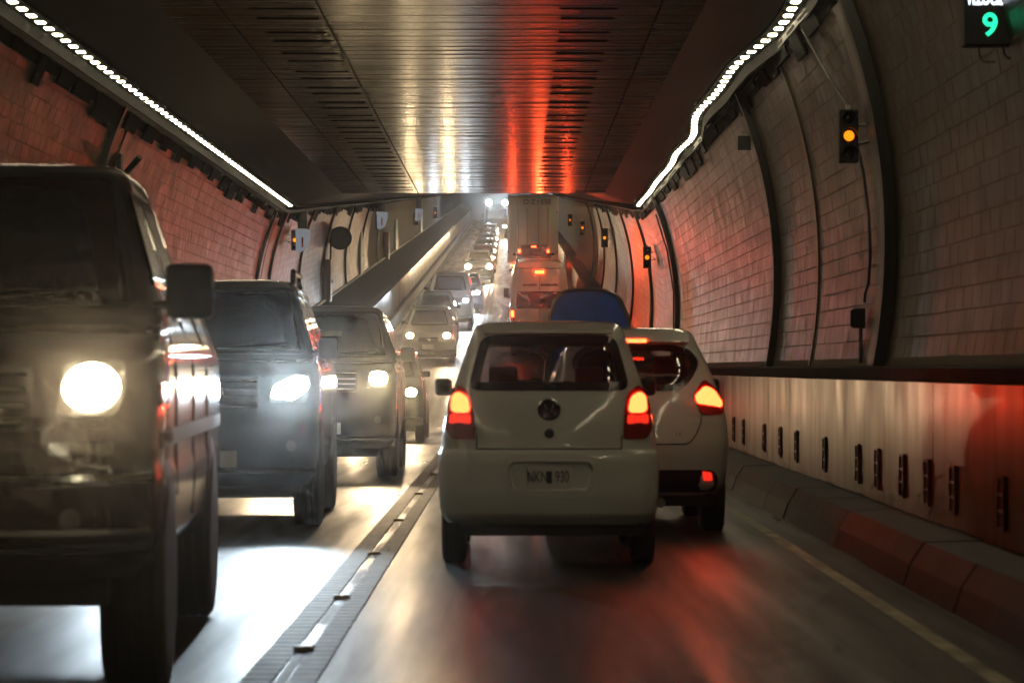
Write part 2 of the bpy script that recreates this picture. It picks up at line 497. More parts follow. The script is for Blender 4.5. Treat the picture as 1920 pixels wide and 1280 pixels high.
# transverse boards with open gaps, and wider slots over each lane
mb = MB(); pit = 0.23; y = 14.0; k = 0
slotL, slotR = (-3.36, -2.48), (0.60, 1.36)
slots = []
while y < YC - 0.1:
    z = CZ + random.uniform(-.004, .004)
    slot = k % 10 in (0, 4)
    gap = 0.012
    def brd(xa, xb, ya, yb):
        mb.add([(xa,ya,z),(xb,ya,z),(xb,yb,z),(xa,yb,z),(xa,ya,z+.03),(xb,ya,z+.03),(xb,yb,z+.03),(xa,yb,z+.03)],
               [(0,1,2,3),(0,4,5,1),(3,2,6,7)])
    yb = min(y + pit - gap, YC)
    xsegs = [(HX[-1], slotL[0], 0), (slotL[0], slotL[1], 1), (slotL[1], slotR[0], 0), (slotR[0], slotR[1], 1), (slotR[1], HX[1], 0)]
    for xa, xb, s in xsegs:
        ya = y + (0.075 if (slot and s) else 0)
        if slot and s: slots.append((xa, xb, y))
        brd(xa + .0005, xb - .0005, ya, yb)
    y += pit + (random.uniform(-.004, .004)); k += 1
    if slot: y += 0.0
o = mb.build('ceiling_boards', 'ceil_board', ceil); o['kind'] = 'stuff'
slot_me = {}
for xa, xb, y in slots:
    if xa not in slot_me:
        m2 = MB().box(xa + .04, xb - .04, .012, .05, CZ - .014, CZ + .02)
        o = m2.build('ceiling_slot', 'matte_black', ceil); slot_me[xa] = o.data
    else: o = link('ceiling_slot', slot_me[xa], None, ceil)
    o.location = (0, y, 0)
for xj in (slotL[1] + .03, slotL[0] - .35, slotR[1] + .5):
    MB().box(xj, xj + .025, 14, YC, CZ - .008, CZ + .01).build('joint_bead', 'haunch', ceil)
sweep('ceiling_run', [(HX[-1], CZ), (HX[1], CZ)], 'ceil_board', stations(YC, Y1, 10), ceil, top=True)
sweep('ceiling_run', [(HX[-1], CZ), (HX[1], CZ)], 'ceil_board', stations(Y0, 14, 6), ceil, top=True)

# ---------------- light strips: a black rail carrying one LED lamp after the other
def strip_x(y, s):
    if s < 0: return SX[s]
    w = 0.0
    if 26 < y < YC:
        w = -.21 * math.exp(-((y - 39.5) / 5.5) ** 2) + .05 * math.sin(y * .85) * (1 if y < 52 else .3)
    return SX[s] + w
lab = {-1: 'long row of white LED lamps under the ceiling edge above the oncoming traffic', 1: 'wavy row of white LED lamps under the ceiling edge above the traffic light'}
lamp_me = None; baf_me = None
for s in (-1, 1):
    st = empty('light_strip', (SX[s], 0, CZ - .33)); tag(st, lab[s], 'light strip', 'ceiling light strips')
    def rp(y, s=s):
        x = strip_x(y, s) - SX[s]
        return [(x - s*.12, -.015), (x - s*.12, -.05), (x + s*.13, -.05), (x + s*.15, -.20), (x + s*.17, -.20), (x + s*.15, -.015)]  # outer lip added to keep lamp light off the wall
    ysr = stations(Y0, YC, 1.5) + stations(YC, 200, 8)[1:]
    sweep('rail', rp, 'matte_black', ysr, st, top=True)
    y = -30.0; n = 0
    rest = MB()
    while y < 200:
        if lamp_me is None:
            # lens bowl: bright face looking down and across, pale reflector skirt
            m2 = MB(); m2.add([(-.05,-.09,-.052),(.05,-.09,-.052),(.05,.09,-.052),(-.05,.09,-.052),(-.042,-.075,-.066),(.042,-.075,-.066),(.042,.075,-.066),(-.042,.075,-.066)], [(4,5,6,7),(0,1,5,4),(1,2,6,5),(2,3,7,6),(3,0,4,7)])
            o = m2.build('led_lamp', 'led', st); lamp_me = o.data
        elif y < 24:
            a0 = strip_x(y, s) - SX[s]
            rest.add([(v.co.x + a0, v.co.y + y, v.co.z + CE(y)) for v in lamp_me.vertices], [tuple(p.vertices) for p in lamp_me.polygons])
            y += .58; continue
        else:
            o = link('led_lamp', lamp_me, None, st)
        if y > YC - .5:
            if baf_me is None:
                bo = MB().box(-.13, .13, -.20, -.19, -.115, -.03).build('added_baffle', 'matte_black', o); baf_me = bo.data  # added plate hiding the lit lamp face from the camera side
            else: link('added_baffle', baf_me, None, o)
        o.location = (strip_x(y, s) - SX[s], y, CE(y))
        y += .58 if y < 160 else 1.16
        n += 1
    o = rest.build('led_lamps', 'led', st); o['kind'] = 'stuff'
    # brackets hanging below the strip against the wall
    y = 24.0
    while y < 125:
        ln = random.uniform(.35, 1.5); dp = random.uniform(.16, .42) if s < 0 else random.uniform(.08, .32)
        h0 = 5.62 + CE(y) - G(y)
        mb = MB(); hx0 = 0
        pts = []
        for hh in (h0 + .05, h0 - dp):
            n = wnorm(hh, s); x = wx(hh, s)
            for o_ in (0.015, 0.05): pts.append((x + n.x * o_ - SX[s], hh + n.z * o_ + G(y) - (CZ - .33)))
        vs = [(px, y, pz) for px, pz in pts] + [(px, y + ln, pz) for px, pz in pts]
        mb.add(vs, [(0,1,3,2),(4,6,7,5),(0,4,5,1),(2,3,7,6),(1,5,7,3),(0,2,6,4)])
        mb.build('bracket', 'matte_black', st)
        y += random.uniform(1.2, 2.3)

# ------------------------------------------------------------------ wall equipment
def on_wall(y, h, side, out=0.0):
    n = wnorm(h, side)
    return (wx(h, side) + n.x * out, y, h + n.z * out + G(y))
def traffic_light(y, h, side, label, scale=1.0, aim=None):
    p = on_wall(y, h, side, .22)
    t = empty('traffic_light', p); tag(t, label, 'traffic light', 'amber traffic lights on the tunnel walls')
    w, hh = .105*scale, .29*scale
    MB().box(-w, w, 0, .14, -hh, hh, .012).build('housing', 'black', t)
    for i, (dz, m) in enumerate(((.19, 'glass_dark'), (0, 'amber'), (-.19, 'glass_dark'))):
        l = MB().lathe([(-.020, .018), (-.016, .042), (-.006, .056), (.004, .058)], 0, -.002, dz*scale, 20, 'y').build('lens', m, t, True)
        mb = MB(); N = 12
        for k in range(N + 1):
            a = math.pi * k / N
            for yy in (0, -.10):
                mb.v.append((.082*math.cos(a), yy, dz*scale + .082*math.sin(a)))
        for k in range(N): mb.f.append((2*k, 2*k+1, 2*k+3, 2*k+2))
        mb.build('visor', 'black', l)
    n = wnorm(h, side)
    MB().box(-.02, .02, .03, .09, hh, hh + .05).build('clamp', 'steel', t)
    MB().tube([(0, .07, .1), (-n.x*.23, .07, .1 - n.z*.23)], .018).build('arm', 'steel', t)
    MB().tube([(0, .07, -.1), (-n.x*.23, .07, -.1 - n.z*.23)], .018).build('arm', 'steel', t)
    return t
traffic_light(27.9, 4.1, 1, 'black traffic light with lit amber lamp on the tiled wall below the speed display')
traffic_light(68.5, 4.4, 1, 'amber traffic light on the tiled wall just past the kink in the lamp row')
traffic_light(102, 4.0, 1, 'small amber traffic light on the right wall two ribs past the kink', 1.3)
traffic_light(136, 3.6, 1, 'tiny far amber traffic light on the right wall beside the box truck', 1.3)
traffic_light(166, 3.4, 1, 'farthest amber traffic light on the right wall at the end of the lamp row', 1.3)
traffic_light(73.0, 4.75, -1, 'amber traffic light under the white sign above the dark four wheel drives')
traffic_light(121, 4.3, -1, 'amber traffic light on the far left wall next to the glowing orange tiles', 1.4)
traffic_light(171, 3.4, -1, 'small far amber traffic light under the second white sign on the left wall', 1.5)
traffic_light(215, 3.0, -1, 'farthest tiny amber traffic light high on the left wall', 1.6)

def lit_sign(y, h, side, label, sc_=1.0):
    p = on_wall(y, h, side, .5)
    t = empty('tunnel_sign', p); tag(t, label, 'sign', 'white signs on the left wall')
    t.scale = (sc_, sc_, sc_)
    # tapering shield plate seen at an angle
    out = [(-.32, .55), (.36, .5), (.34, .1), (.16, -.38), (-.12, -.55), (-.3, -.5)]
    mb = MB(); n = len(out)
    mb.v = [(x, 0, z) for x, z in out] + [(x, .05, z) for x, z in out]
    mb.f = [tuple(range(n)), tuple(range(n, 2*n))[::-1]] + [(k, (k+1) % n, n + (k+1) % n, n + k) for k in range(n)]
    f = mb.build('plate', 'sign_lit', t)
    MB().box(-.04, .04, -.012, -.002, -.3, .15).build('red_mark', 'lens_red', f)
    MB().box(-.22, .2, .02, .3, .56, 1.35).build('hanger_box', 'black', t)
    MB().tube([(-.4, .1, .4), (-.25, .06, .4)], .03).build('arm', 'black', t)
    return t
lit_sign(72.0, 4.85, -1, 'white lit sign with red mark hanging below the kink of the lamp row', .62)
lit_sign(118, 4.45, -1, 'white lit sign beside the orange glowing tiles on the far left wall', .75)
lit_sign(168, 3.75, -1, 'small far white sign on the left wall before the last rib', .75)

# round sign on its thin pole
p = on_wall(92, 4.3, -1, .35)
t = empty('round_sign', p); tag(t, 'round dark sign seen from behind on a thin conduit on the left wall', 'sign')
MB().lathe([(-.02, .40), (-.02, .42), (.03, .42), (.03, .40)], 0, 0, 0, 32, 'y').build('disc', 'ledge', t, True)
MB().tube([(-.3, .06, 1.2), (-.32, .06, .2), (-.36, .06, -1.0), (-.42, .06, -2.2)], .035).build('pole', 'black', t)

def wall_box(name, y, h, side, hw, hh, dep, mat, label, cat, grp=None, door=True):
    x, yy, z = on_wall(y, h, side, .02)
    n = wnorm(h, side)
    b = empty(name, (x, yy, z), (0, math.atan2(n.z, n.x * 1.0) * 0, 0)); tag(b, label, cat, grp)
    d = dep if side < 0 else -dep
    MB().box(0, d, -hw, hw, -hh, hh, .015).build('cabinet', mat, b)
    f = MB().box(d * 1.001, d * 1.001 + (.012 if side < 0 else -.012), -hw*.88, hw*.88, -hh*.92, hh*.92).build('door', mat, b)
    MB().box(d * 1.02, d * 1.02 + (.04 if side < 0 else -.04), hw*.6, hw*.72, -.06, .06).build('handle', 'steel', f)
    return b
wall_box('hydrant_cabinet', 90.5, 2.75, -1, .35, .75, .25, 'brown_box', 'tall brown cabinet on the left wall below the round sign', 'cabinet')
wall_box('hydrant_cabinet', 133, 2.6, -1, .45, .8, .25, 'brown_box', 'farther brown cabinet on the left wall past the orange tiles', 'cabinet')
wall_box('emergency_door', 112, 2.95, -1, 1.0, 1.05, .08, 'green_door', 'pale green door in the left wall before the orange tiles', 'door')
wall_box('emergency_door', 146, 2.85, -1, 1.6, 1.0, .08, 'green_door', 'green door in the left wall past the orange tiles', 'door')
wall_box('emergency_door', 186, 2.7, -1, 2.2, .95, .08, 'green_door', 'farthest green door high up the left wall', 'door')

# cable from the ceiling to the near traffic light and down to its junction box
def wall_cable(name, pts, side, r, label):
    mb = MB(); P = []
    for y, h in pts: P.append(on_wall(y, h, side, .05))
    mb.tube(P, r, 6)
    o = mb.build(name, 'rib', None, True); tag(o, label, 'cable'); return o
wall_cable('cable', [(30.2, 5.55), (29.9, 5.2), (29.3, 4.75), (28.9, 4.55), (28.6, 4.2), (28.4, 3.7), (28.25, 3.2), (28.2, 2.75), (28.3, 2.45), (28.5, 2.36), (28.5, 2.25)], 1, .016,
           'thin black cable running down the tiled wall past the amber traffic light')
jb = empty('junction_box', on_wall(28.5, 2.08, 1, .03)); tag(jb, 'dark junction box at the foot of the cable on the tiled wall', 'junction box')
MB().box(-.14, 0, -.07, .07, -.11, .11, .01).build('box', 'black', jb)
MB().box(-.155, -.141, -.05, .05, -.09, .09).build('lid', 'ledge', jb)
MB().tube([(-.04, .03, -.11), (-.04, .03, -.5)], .02, 6).build('conduit', 'rib', jb)
MB().tube([(-.04, -.03, -.11), (-.04, -.04, -.5)], .012, 6).build('conduit', 'rib', jb)
wall_cable('cable', [(62.6, 5.3), (62.4, 4.4), (62.3, 3.4), (62.3, 2.4), (62.3, 1.6)], 1, .02, 'thin cable down the wall beside the far rib above the second white hatchback')
lp = empty('loudspeaker', on_wall(39.4, 5.0, 1, .12)); tag(lp, 'small dark loudspeaker tilted below the wavy lamp row', 'loudspeaker')
MB().add([(-.1,-.25,.12),(.1,-.25,.12),(.1,-.25,-.1),(-.1,-.25,-.1),(-.06,.2,.07),(.06,.2,.07),(.06,.2,-.06),(-.06,.2,-.06)],
         [(0,1,2,3),(4,7,6,5),(0,4,5,1),(1,5,6,2),(2,6,7,3),(3,7,4,0)]).build('horn', 'black', lp)
MB().box(-.03, .1, .02, .08, .05, .2).build('bracket', 'steel', lp)
wc = empty('wall_bracket', on_wall(41.2, 4.75, -1, .1)); tag(wc, 'dark bracket arm beside the rib on the red lit tiles above the big pickup', 'bracket')
MB().box(-.05, .03, -.12, .12, -.25, .25, .01).build('base_plate', 'black', wc)
MB().tube([(0, 0, -.15), (.35, -.25, .18)], .05).build('arm', 'black', wc)

# speed display hanging on the wall
sd = empty('speed_display', (3.76, 20.0, 4.07)); tag(sd, 'black speed display with white word and green number nine on the right wall', 'display')
MB().box(-.22, .23, 0, .16, -.02, .52, .012).build('housing', 'black', sd)
text('VELOCIDAD', .105, 'sign_text', sd, (.005, -.004, .345), sx=.72, bold=.003, sy=1.35)
text('9', .25, 'sign_green', sd, (-.02, -.004, .135), bold=.004, sx=1.0, name='number')
MB().box(.26, .34, .02, .14, .05, .52).build('bracket', 'black', sd)
MB().box(.23, .27, .05, .09, .3, .36).build('arm', 'black', sd)
mb = MB()
mb.tube([(-.1, .05, -.02), (-.095, .05, -.09), (-.07, .05, -.135), (-.03, .05, -.145), (.03, .05, -.14)], .006, 6); mb.build('cable', 'rib', sd)
mb = MB()
mb.tube([(.09, .05, -.02), (.10, .05, -.08), (.13, .05, -.115), (.17, .05, -.1), (.21, .05, -.04), (.28, .06, .06)], .008, 6); mb.build('cable', 'rib', sd)

# ------------------------------------------------------------------ vehicles
def pchip(xs, ys, q):
    xs = np.array(xs, float); ys = np.array(ys, float); q = np.asarray(q, float)
    h = np.diff(xs); d = np.diff(ys) / h; m = np.zeros(len(xs))
    for i in range(1, len(xs) - 1):
        if d[i-1] * d[i] > 0:
            w1 = 2*h[i] + h[i-1]; w2 = h[i] + 2*h[i-1]
            m[i] = (w1 + w2) / (w1 / d[i-1] + w2 / d[i])
    m[0], m[-1] = d[0], d[-1]
    q2 = np.clip(q, xs[0], xs[-1]); i = np.clip(np.searchsorted(xs, q2) - 1, 0, len(xs) - 2)
    t = (q2 - xs[i]) / h[i]
    return ((2*t**3-3*t**2+1)*ys[i] + (t**3-2*t**2+t)*h[i]*m[i] + (-2*t**3+3*t**2)*ys[i+1] + (t**3-t**2)*h[i]*m[i+1])
class Body:
    def __init__(s, rows, rc=.28, crown=.05, fc=.32, fcrown=.10, p=9):
        s.z = [r[0] for r in rows]; s.w = [r[1] for r in rows]; s.r = [r[2] for r in rows]; s.f = [r[3] for r in rows]
        s.rc, s.crown, s.fc, s.fcrown, s.p = rc, crown, fc, fcrown, p
        q = np.linspace(s.z[0], s.z[-1], 1601)
        s.tab = [pchip(s.z, a, q).tolist() for a in (s.w, s.r, s.f)]
        s.k = 1600 / (s.z[-1] - s.z[0])
    def _i(s, a, z):
        t = (z - s.z[0]) * s.k
        if t <= 0: return s.tab[a][0]
        if t >= 1600: return s.tab[a][1600]
        i = int(t); u = t - i; T = s.tab[a]
        return T[i] * (1 - u) + T[i+1] * u
    def W(s, z): return s._i(0, z)
    def Rr(s, z): return s._i(1, z)
    def Ff(s, z): return s._i(2, z)
    def corner(s, t): t = min(abs(t), 1.0); return 1 - math.sqrt(max(0.0, 1 - t ** s.p))
    def rear(s, x, z):
        t = x / s.W(z); L = s.Ff(z) - s.Rr(z)
        return s.Rr(z) + min(s.crown, .06*L) * t*t + min(s.rc, .3*L) * s.corner(t)
    def front(s, x, z):
        t = x / s.W(z); L = s.Ff(z) - s.Rr(z)
        return s.Ff(z) - min(s.fcrown, .08*L) * t*t - min(s.fc, .3*L) * s.corner(t)
    def prear(s, x, z):
        d = .006; W = s.W(z) * .995; x = max(-W, min(W, x))
        y = s.rear(x, z); gx = (s.rear(min(W, x+d), z) - s.rear(max(-W, x-d), z)) / (2*d); gz = (s.rear(x, z+d) - s.rear(x, z-d)) / (2*d)
        return Vector((x, y, z)), Vector((gx, -1, gz)).normalized()
    def pfront(s, x, z):
        d = .006; W = s.W(z) * .995; x = max(-W, min(W, x))
        y = s.front(x, z); gx = (s.front(min(W, x+d), z) - s.front(max(-W, x-d), z)) / (2*d); gz = (s.front(x, z+d) - s.front(x, z-d)) / (2*d)
        return Vector((x, y, z)), Vector((-gx, 1, -gz)).normalized()
    def pside(s, sg):
        def f(y, z):
            d = .006; gw = (s.W(z+d) - s.W(z-d)) / (2*d)
            return Vector((sg * s.W(z), y, z)), Vector((sg, 0, -gw)).normalized()
        return f
    def shell(s, nz=46, holes_rear=(), holes_front=()):
        zmin, zmax = s.z[0], s.z[-1]
        zs = sorted(set([round(zmin + (zmax - zmin) * i / nz, 4) for i in range(nz + 1)] + [round(z, 4) for z in s.z]))
        K = 43 if holes_rear else 15; ts = [math.sin(math.pi/2 * (-1 + 2*k/(K-1))) for k in range(K)]; NS = 7
        mb = MB(); n = None; meta = []
        for z in zs:
            w = s.W(z); ring = []
            for t in ts: ring.append((t*w, s.rear(t*w*.9999, z), z))
            ya, yb = s.rear(w, z), s.front(w, z)
            for k in range(1, NS): ring.append((w, ya + (yb - ya) * k / NS, z))
            for t in ts[::-1]: ring.append((t*w, s.front(t*w*.9999, z), z))
            for k in range(1, NS): ring.append((-w, yb + (ya - yb) * k / NS, z))
            n = len(ring); mb.v += ring
        for i in range(len(zs) - 1):
            for k in range(n):
                k2 = (k+1) % n
                if k < K - 1 and holes_rear or K + NS - 1 <= k < 2*K + NS - 2 and holes_front:
                    cx = (mb.v[i*n+k][0] + mb.v[i*n+k2][0]) / 2; cz = (zs[i] + zs[i+1]) / 2
                    if any(inside(cx, cz, h) for h in (holes_rear if k < K - 1 else holes_front)): continue
                mb.f.append((i*n+k, i*n+k2, (i+1)*n+k2, (i+1)*n+k))
        mb.f.append(tuple(range(n))[::-1]); mb.f.append(tuple((len(zs)-1)*n + k for k in range(n)))
        return mb
def inside(x, y, poly):
    c = False; n = len(poly)
    for i in range(n):
        x1, y1 = poly[i]; x2, y2 = poly[(i+1) % n]
        if (y1 > y) != (y2 > y) and x < (x2-x1)*(y-y1)/(y2-y1) + x1: c = not c
    return c
def rpoly(pts, r=.04, n=4, step=.07):
    out = []; m = len(pts)
    for i in range(m):
        p0, p1, p2 = Vector((*pts[i-1], 0)), Vector((*pts[i], 0)), Vector((*pts[(i+1) % m], 0))
        a = (p0-p1); b = (p2-p1); rr = min(r, a.length*.45, b.length*.45)
        A = p1 + a.normalized()*rr; B = p1 + b.normalized()*rr
        for k in range(n + 1):
            t = k / n
            q = A*(1-t)**2 + p1*2*t*(1-t) + B*t*t; out.append((q.x, q.y))
    res = []
    for i in range(len(out)):
        x1, y1 = out[i]; x2, y2 = out[(i+1) % len(out)]
        d = math.hypot(x2-x1, y2-y1); k = max(1, int(d/step))
        for j in range(k): res.append((x1 + (x2-x1)*j/k, y1 + (y2-y1)*j/k))
    return res
def inset(poly, d):
    n = len(poly); area = sum(poly[i][0]*poly[(i+1) % n][1] - poly[(i+1) % n][0]*poly[i][1] for i in range(n))
    sg = 1 if area > 0 else -1; out = []
    for i in range(n):
        (x0, y0), (x1, y1), (x2, y2) = poly[i-1], poly[i], poly[(i+1) % n]
        tx, ty = x2-x0, y2-y0; l = math.hypot(tx, ty) or 1
        out.append((x1 - sg*ty/l*d, y1 + sg*tx/l*d))
    return out
def mirror(pts): return [(-x, z) for x, z in pts][::-1]
def patch(proj, poly, off=.006, bulge=0.0, edge=.012):
    mb = MB(); n = len(poly)
    cx = sum(p[0] for p in poly)/n; cz = sum(p[1] for p in poly)/n
    lv = [(1.0, -.012), (1.0, off*.55), (1 - edge, off), (.7, off + bulge*.5), (.4, off + bulge*.84), (.15, off + bulge)]
    for s, o in lv:
        for x, z in poly:
            p, nn = proj(cx + (x-cx)*s, cz + (z-cz)*s); mb.v.append(tuple(p + nn*o))
    for i in range(len(lv)-1):
        for k in range(n): mb.f.append((i*n+k, i*n+(k+1) % n, (i+1)*n+(k+1) % n, (i+1)*n+k))
    b = (len(lv)-1)*n; p, nn = proj(cx, cz); mb.v.append(tuple(p + nn*(off+bulge))); c = len(mb.v)-1
    for k in range(n): mb.f.append((b+k, b+(k+1) % n, c))
    return mb
def band(proj, outer, inner, off=.008):
    mb = MB(); n = len(outer)
    for poly, o in ((outer, -.012), (outer, off), (inner, off), (inner, -.012)):
        for x, z in poly:
            p, nn = proj(x, z); mb.v.append(tuple(p + nn*o))
    for i in range(3):
        for k in range(n): mb.f.append((i*n+k, i*n+(k+1) % n, (i+1)*n+(k+1) % n, (i+1)*n+k))
    return mb
def rect(x0, x1, z0, z1, r=.03): return rpoly([(x0, z0), (x1, z0), (x1, z1), (x0, z1)], r)

wheel_cache = {}
def wheels(root, xs, ys, r, w, rim='rim', treads=True):
    key = (round(r, 3), round(w, 3), rim)
    for sx in (-1, 1):
        for y in ys:
            if key not in wheel_cache:
                prof = [(-w/2, r*.62), (-w/2, r*.8), (-w/2*.95, r*.93), (-w/2*.8, r*.985)]
                for k in range(4):
                    a = -w/2*.75 + k * (w*.75/3.6)
                    prof += [(a, r), (a + w*.15, r), (a + w*.155, r*.988), (a + w*.2, r*.988)]
                prof += [(w/2*.8, r*.985), (w/2*.95, r*.93), (w/2, r*.8), (w/2, r*.62)]
                prof = sorted(prof, key=lambda q: q[0]) if False else prof
                ty = MB().lathe(prof, 0, 0, 0, 32).build('tyre', 'rubber', None, True)
                rm = MB().lathe([(-w*.46, r*.3), (-w*.44, r*.55), (-w*.5, r*.64), (w*.5, r*.64), (w*.42, r*.55), (w*.46, r*.2), (w*.47, r*.05)], 0, 0, 0, 24).build('rim', rim, ty, True)
                wheel_cache[key] = (ty.data, rm.data); o = ty
            else:
                o = link('tyre', wheel_cache[key][0], None); link('rim', wheel_cache[key][1], None, o)
            o.name = 'wheel'; o.parent = root; o.location = (sx * (xs - w/2), y, r)
def arches(root, b, ys, r, zb):
    for sg in (-1, 1):
        for y in ys:
            pts = [(y + r*1.12*math.cos(a), max(zb, r + r*1.12*math.sin(a))) for a in [math.pi*k/14 for k in range(15)]]
            pts = [(y + r*1.12, zb + .001)] + pts + [(y - r*1.12, zb + .001)]
            patch(b.pside(sg), pts[1:-1] if False else pts, .004).build('wheel_arch', 'black', root)
def mirrors(root, b, y, z, mat, w=.2, h=.15, out=.05):
    for sg in (-1, 1):
        x0 = b.W(z) + out
        mb = MB().box(sg*x0 if sg > 0 else -x0 - w, x0 + w if sg > 0 else -x0, y - .07, y + .06, z - h/2, z + h/2, .035)
        m = mb.build('mirror', mat, root, True)
        MB().tube([(sg*(b.W(z) - .04), y + .02, z - h*.3), (sg*(x0 + .05), y, z - h*.2)], .025, 6).build('stalk', 'black', m)
BEAM = 0.24
def spot(root, p, power, col, size=46, down=13.0, radius=.06, blend=1.0):
    l = bpy.data.lights.new('headlight_beam', 'SPOT'); l.energy = power * BEAM; l.color = col; l.spot_size = R(size); l.spot_blend = blend; l.shadow_soft_size = radius
    o = bpy.data.objects.new('headlight_beam', l); COL.objects.link(o); o.parent = root; o.location = p
    o.rotation_euler = (R(90 - down), 0, 0)     # points along local +y
    return o
def brake_beam(root, p, power, size=120, up=0):
    l = bpy.data.lights.new('brake_glow', 'SPOT'); l.energy = power; l.color = (1.0, .075, .02); l.spot_size = R(size); l.spot_blend = .8; l.shadow_soft_size = .06
    o = bpy.data.objects.new('brake_glow', l); COL.objects.link(o); o.parent = root; o.location = p
    o.rotation_euler = (R(90 + up), 0, R(180))     # points along local -y
    return o
def place(root, x, y, L, oncoming, yaw=0.0):
    root.location = (x - (L * math.sin(yaw) if oncoming else 0), y + (L if oncoming else 0), 0)
    if y > YC:
        root.location.z = G(y + (L if oncoming else 0))
        root.rotation_euler = (-PITCH if oncoming else PITCH, 0, (math.pi if oncoming else 0) + yaw)
    else:
        root.rotation_euler = (0, 0, (math.pi if oncoming else 0) + yaw)
def plate(root, proj, x, z, w, h, txt='', name='number_plate', mat='plate_white', rear=True):
    p, n = proj(x, z); y = p.y + (-.012 if rear else .012)
    mb = MB().box(x - w/2, x + w/2, y - .006, y + .006, z - h/2, z + h/2, .004); o = mb.build(name, mat, root)
    return o, y

# ---- A: white hatchback ahead of the camera (seen from behind)
def hatch_near():
    L = 3.62
    rows = [(.33,.80,.12,3.48),(.42,.835,.03,3.56),(.60,.85,.0,3.61),(.80,.855,.0,3.6),(.875,.85,.012,3.58),(.905,.838,.05,3.56),(1.05,.825,.06,3.45),(1.2,.79,.08,3.05),
            (1.29,.765,.10,2.75),(1.37,.74,.125,2.6),(1.6,.665,.22,2.2),(1.78,.605,.31,1.88),(1.86,.57,.40,1.65),(1.895,.48,.60,1.45),(1.91,.25,.9,1.2)]
    b = Body(rows, rc=.24, crown=.07)
    root = empty('hatchback'); tag(root, 'white hatchback with lit brake lights and tall side tail lamps, directly ahead in the lane', 'car', 'cars driving away')
    rw = rpoly([(-.605, 1.372), (.605, 1.372), (.55, 1.60), (.505, 1.765), (-.505, 1.765), (-.55, 1.60)], .07)
    ws = rpoly([(-.66, 1.31), (.66, 1.31), (.51, 1.76), (-.51, 1.76)], .06)
    rec = rpoly([(-.27, .60), (.29, .60), (.335, .77), (.30, .815), (-.28, .815), (-.315, .77)], .03)
    sh = b.shell(70, [inset(rw, .02), inset(rec, -.02)], [inset(ws, .02)]).build('body', 'paint_white', root, True)
    patch(b.prear, inset(rw, .004), .002).build('rear_window', 'glass_tint', root, True)
    band(b.prear, inset(rw, -.016), inset(rw, .05), .005).build('window_seal', 'black_gloss', root)
    patch(b.pfront, inset(ws, .004), .002).build('windscreen', 'glass_tint', root, True)
    band(b.pfront, inset(ws, -.012), inset(ws, .04), .005).build('windscreen_seal', 'black_gloss', root)
    # spoiler lip over the window
    mb = MB()
    for k in range(9):
        x = -.5 + k/8; q = 1 - (abs(x)/.5)**4*.35
        mb.v += [(x, .31, 1.79), (x, .19 + .07*(1-q), 1.80), (x, .20 + .07*(1-q), 1.825), (x, .42, 1.872)]
    for k in range(8):
        for j in range(3): mb.f.append((k*4+j, k*4+j+1, (k+1)*4+j+1, (k+1)*4+j))
    mb.build('spoiler', 'paint_white', root, True)
    for sg in (-1, 1):
        tl = [(.565, .985), (.745, .985), (.79, 1.05), (.765, 1.36), (.68, 1.40), (.60, 1.34), (.575, 1.2)]
        f = (lambda q: q) if sg > 0 else mirror
        t = patch(b.prear, rpoly(f(tl), .03), .014).build('tail_light', 'lens_red', root, True)
        patch(b.prear, rpoly(f([(.60, 1.185), (.745, 1.185), (.735, 1.31), (.69, 1.345), (.625, 1.31)]), .045), .022, .012).build('brake_lamp', 'brake', t, True)
        brake_beam(root, (sg*.67, b.rear(.67, 1.25) - .07, 1.25), 3)
        patch(b.prear, rpoly(f([(.595, 1.10), (.76, 1.10), (.755, 1.175), (.598, 1.175)]), .02), .018, .004).build('tail_lamp', 'tail_dim', t, True)
    # tailgate seams
    seam = rpoly([(-.555, .905), (.555, .905), (.565, 1.36), (-.565, 1.36)], .03)
    mb = MB(); P = []
    for x, z in rpoly([(.567, 1.35), (.556, .93), (-.556, .93), (-.567, 1.35)], .04)[:]:
        p, n = b.prear(x, z); P.append(tuple(p + n*.001))
    i0 = max(range(len(P)), key=lambda i: P[i][2] if P[i][0] > 0 else -9)
    mb.tube([q for q in P if q[2] < 1.345], .006, 5).build('tailgate_seam', 'black', root) if False else None
    for sg in (-1, 1):
        pts = [tuple(b.prear(sg*x, z)[0]) for x, z in ((.557, .925), (.557, 1.05), (.557, .985))]
        MB().tube([tuple(b.prear(sg*.556, .915 + k*.05)[0] + Vector((0, .003, 0))) for k in range(3)], .006, 5).build('tailgate_seam', 'black', root)
    MB().tube([tuple(b.prear(-.556 + 1.112*k/16, .912)[0] + Vector((0, .003, 0))) for k in range(17)], .007, 5).build('tailgate_seam', 'black', root)
    # badge: ring with a small bright mark, keyhole below
    p, n = b.prear(0, 1.215)
    MB().lathe([(-.022, .06), (-.026, .075), (-.016, .088), (.02, .09)], 0, p.y, 1.215, 24, 'y').build('badge', 'black_gloss', root, True)
    for a in (-1, 1): MB().tube([(a*.035, p.y - .027, 1.255), (a*.012, p.y - .029, 1.19)], .009, 5).build('badge_mark', 'chrome', root)
    mb = MB(); 
    for k in range(14):
        a0 = R(20 + 140*k/13); mb.v.append((.08*math.cos(a0), p.y - .026, 1.215 + .08*math.sin(a0)))
    MB().tube(mb.v, .009, 5).build('badge_rim', 'chrome', root, True)
    p, n = b.prear(0, 1.03)
    MB().lathe([(-.012, .02), (-.014, .034), (.01, .04)], 0, p.y, 1.03, 18, 'y').build('lock', 'black', root, True)
    # bumper: plate recess and lower crease
    mb = MB(); n = len(rec)
    lv = [(inset(rec, -.065), -.004), (inset(rec, -.06), .004), (inset(rec, -.004), .005), (rec, .0), (inset(rec, .012), -.035)]
    cxr, czr = 0.0, .70
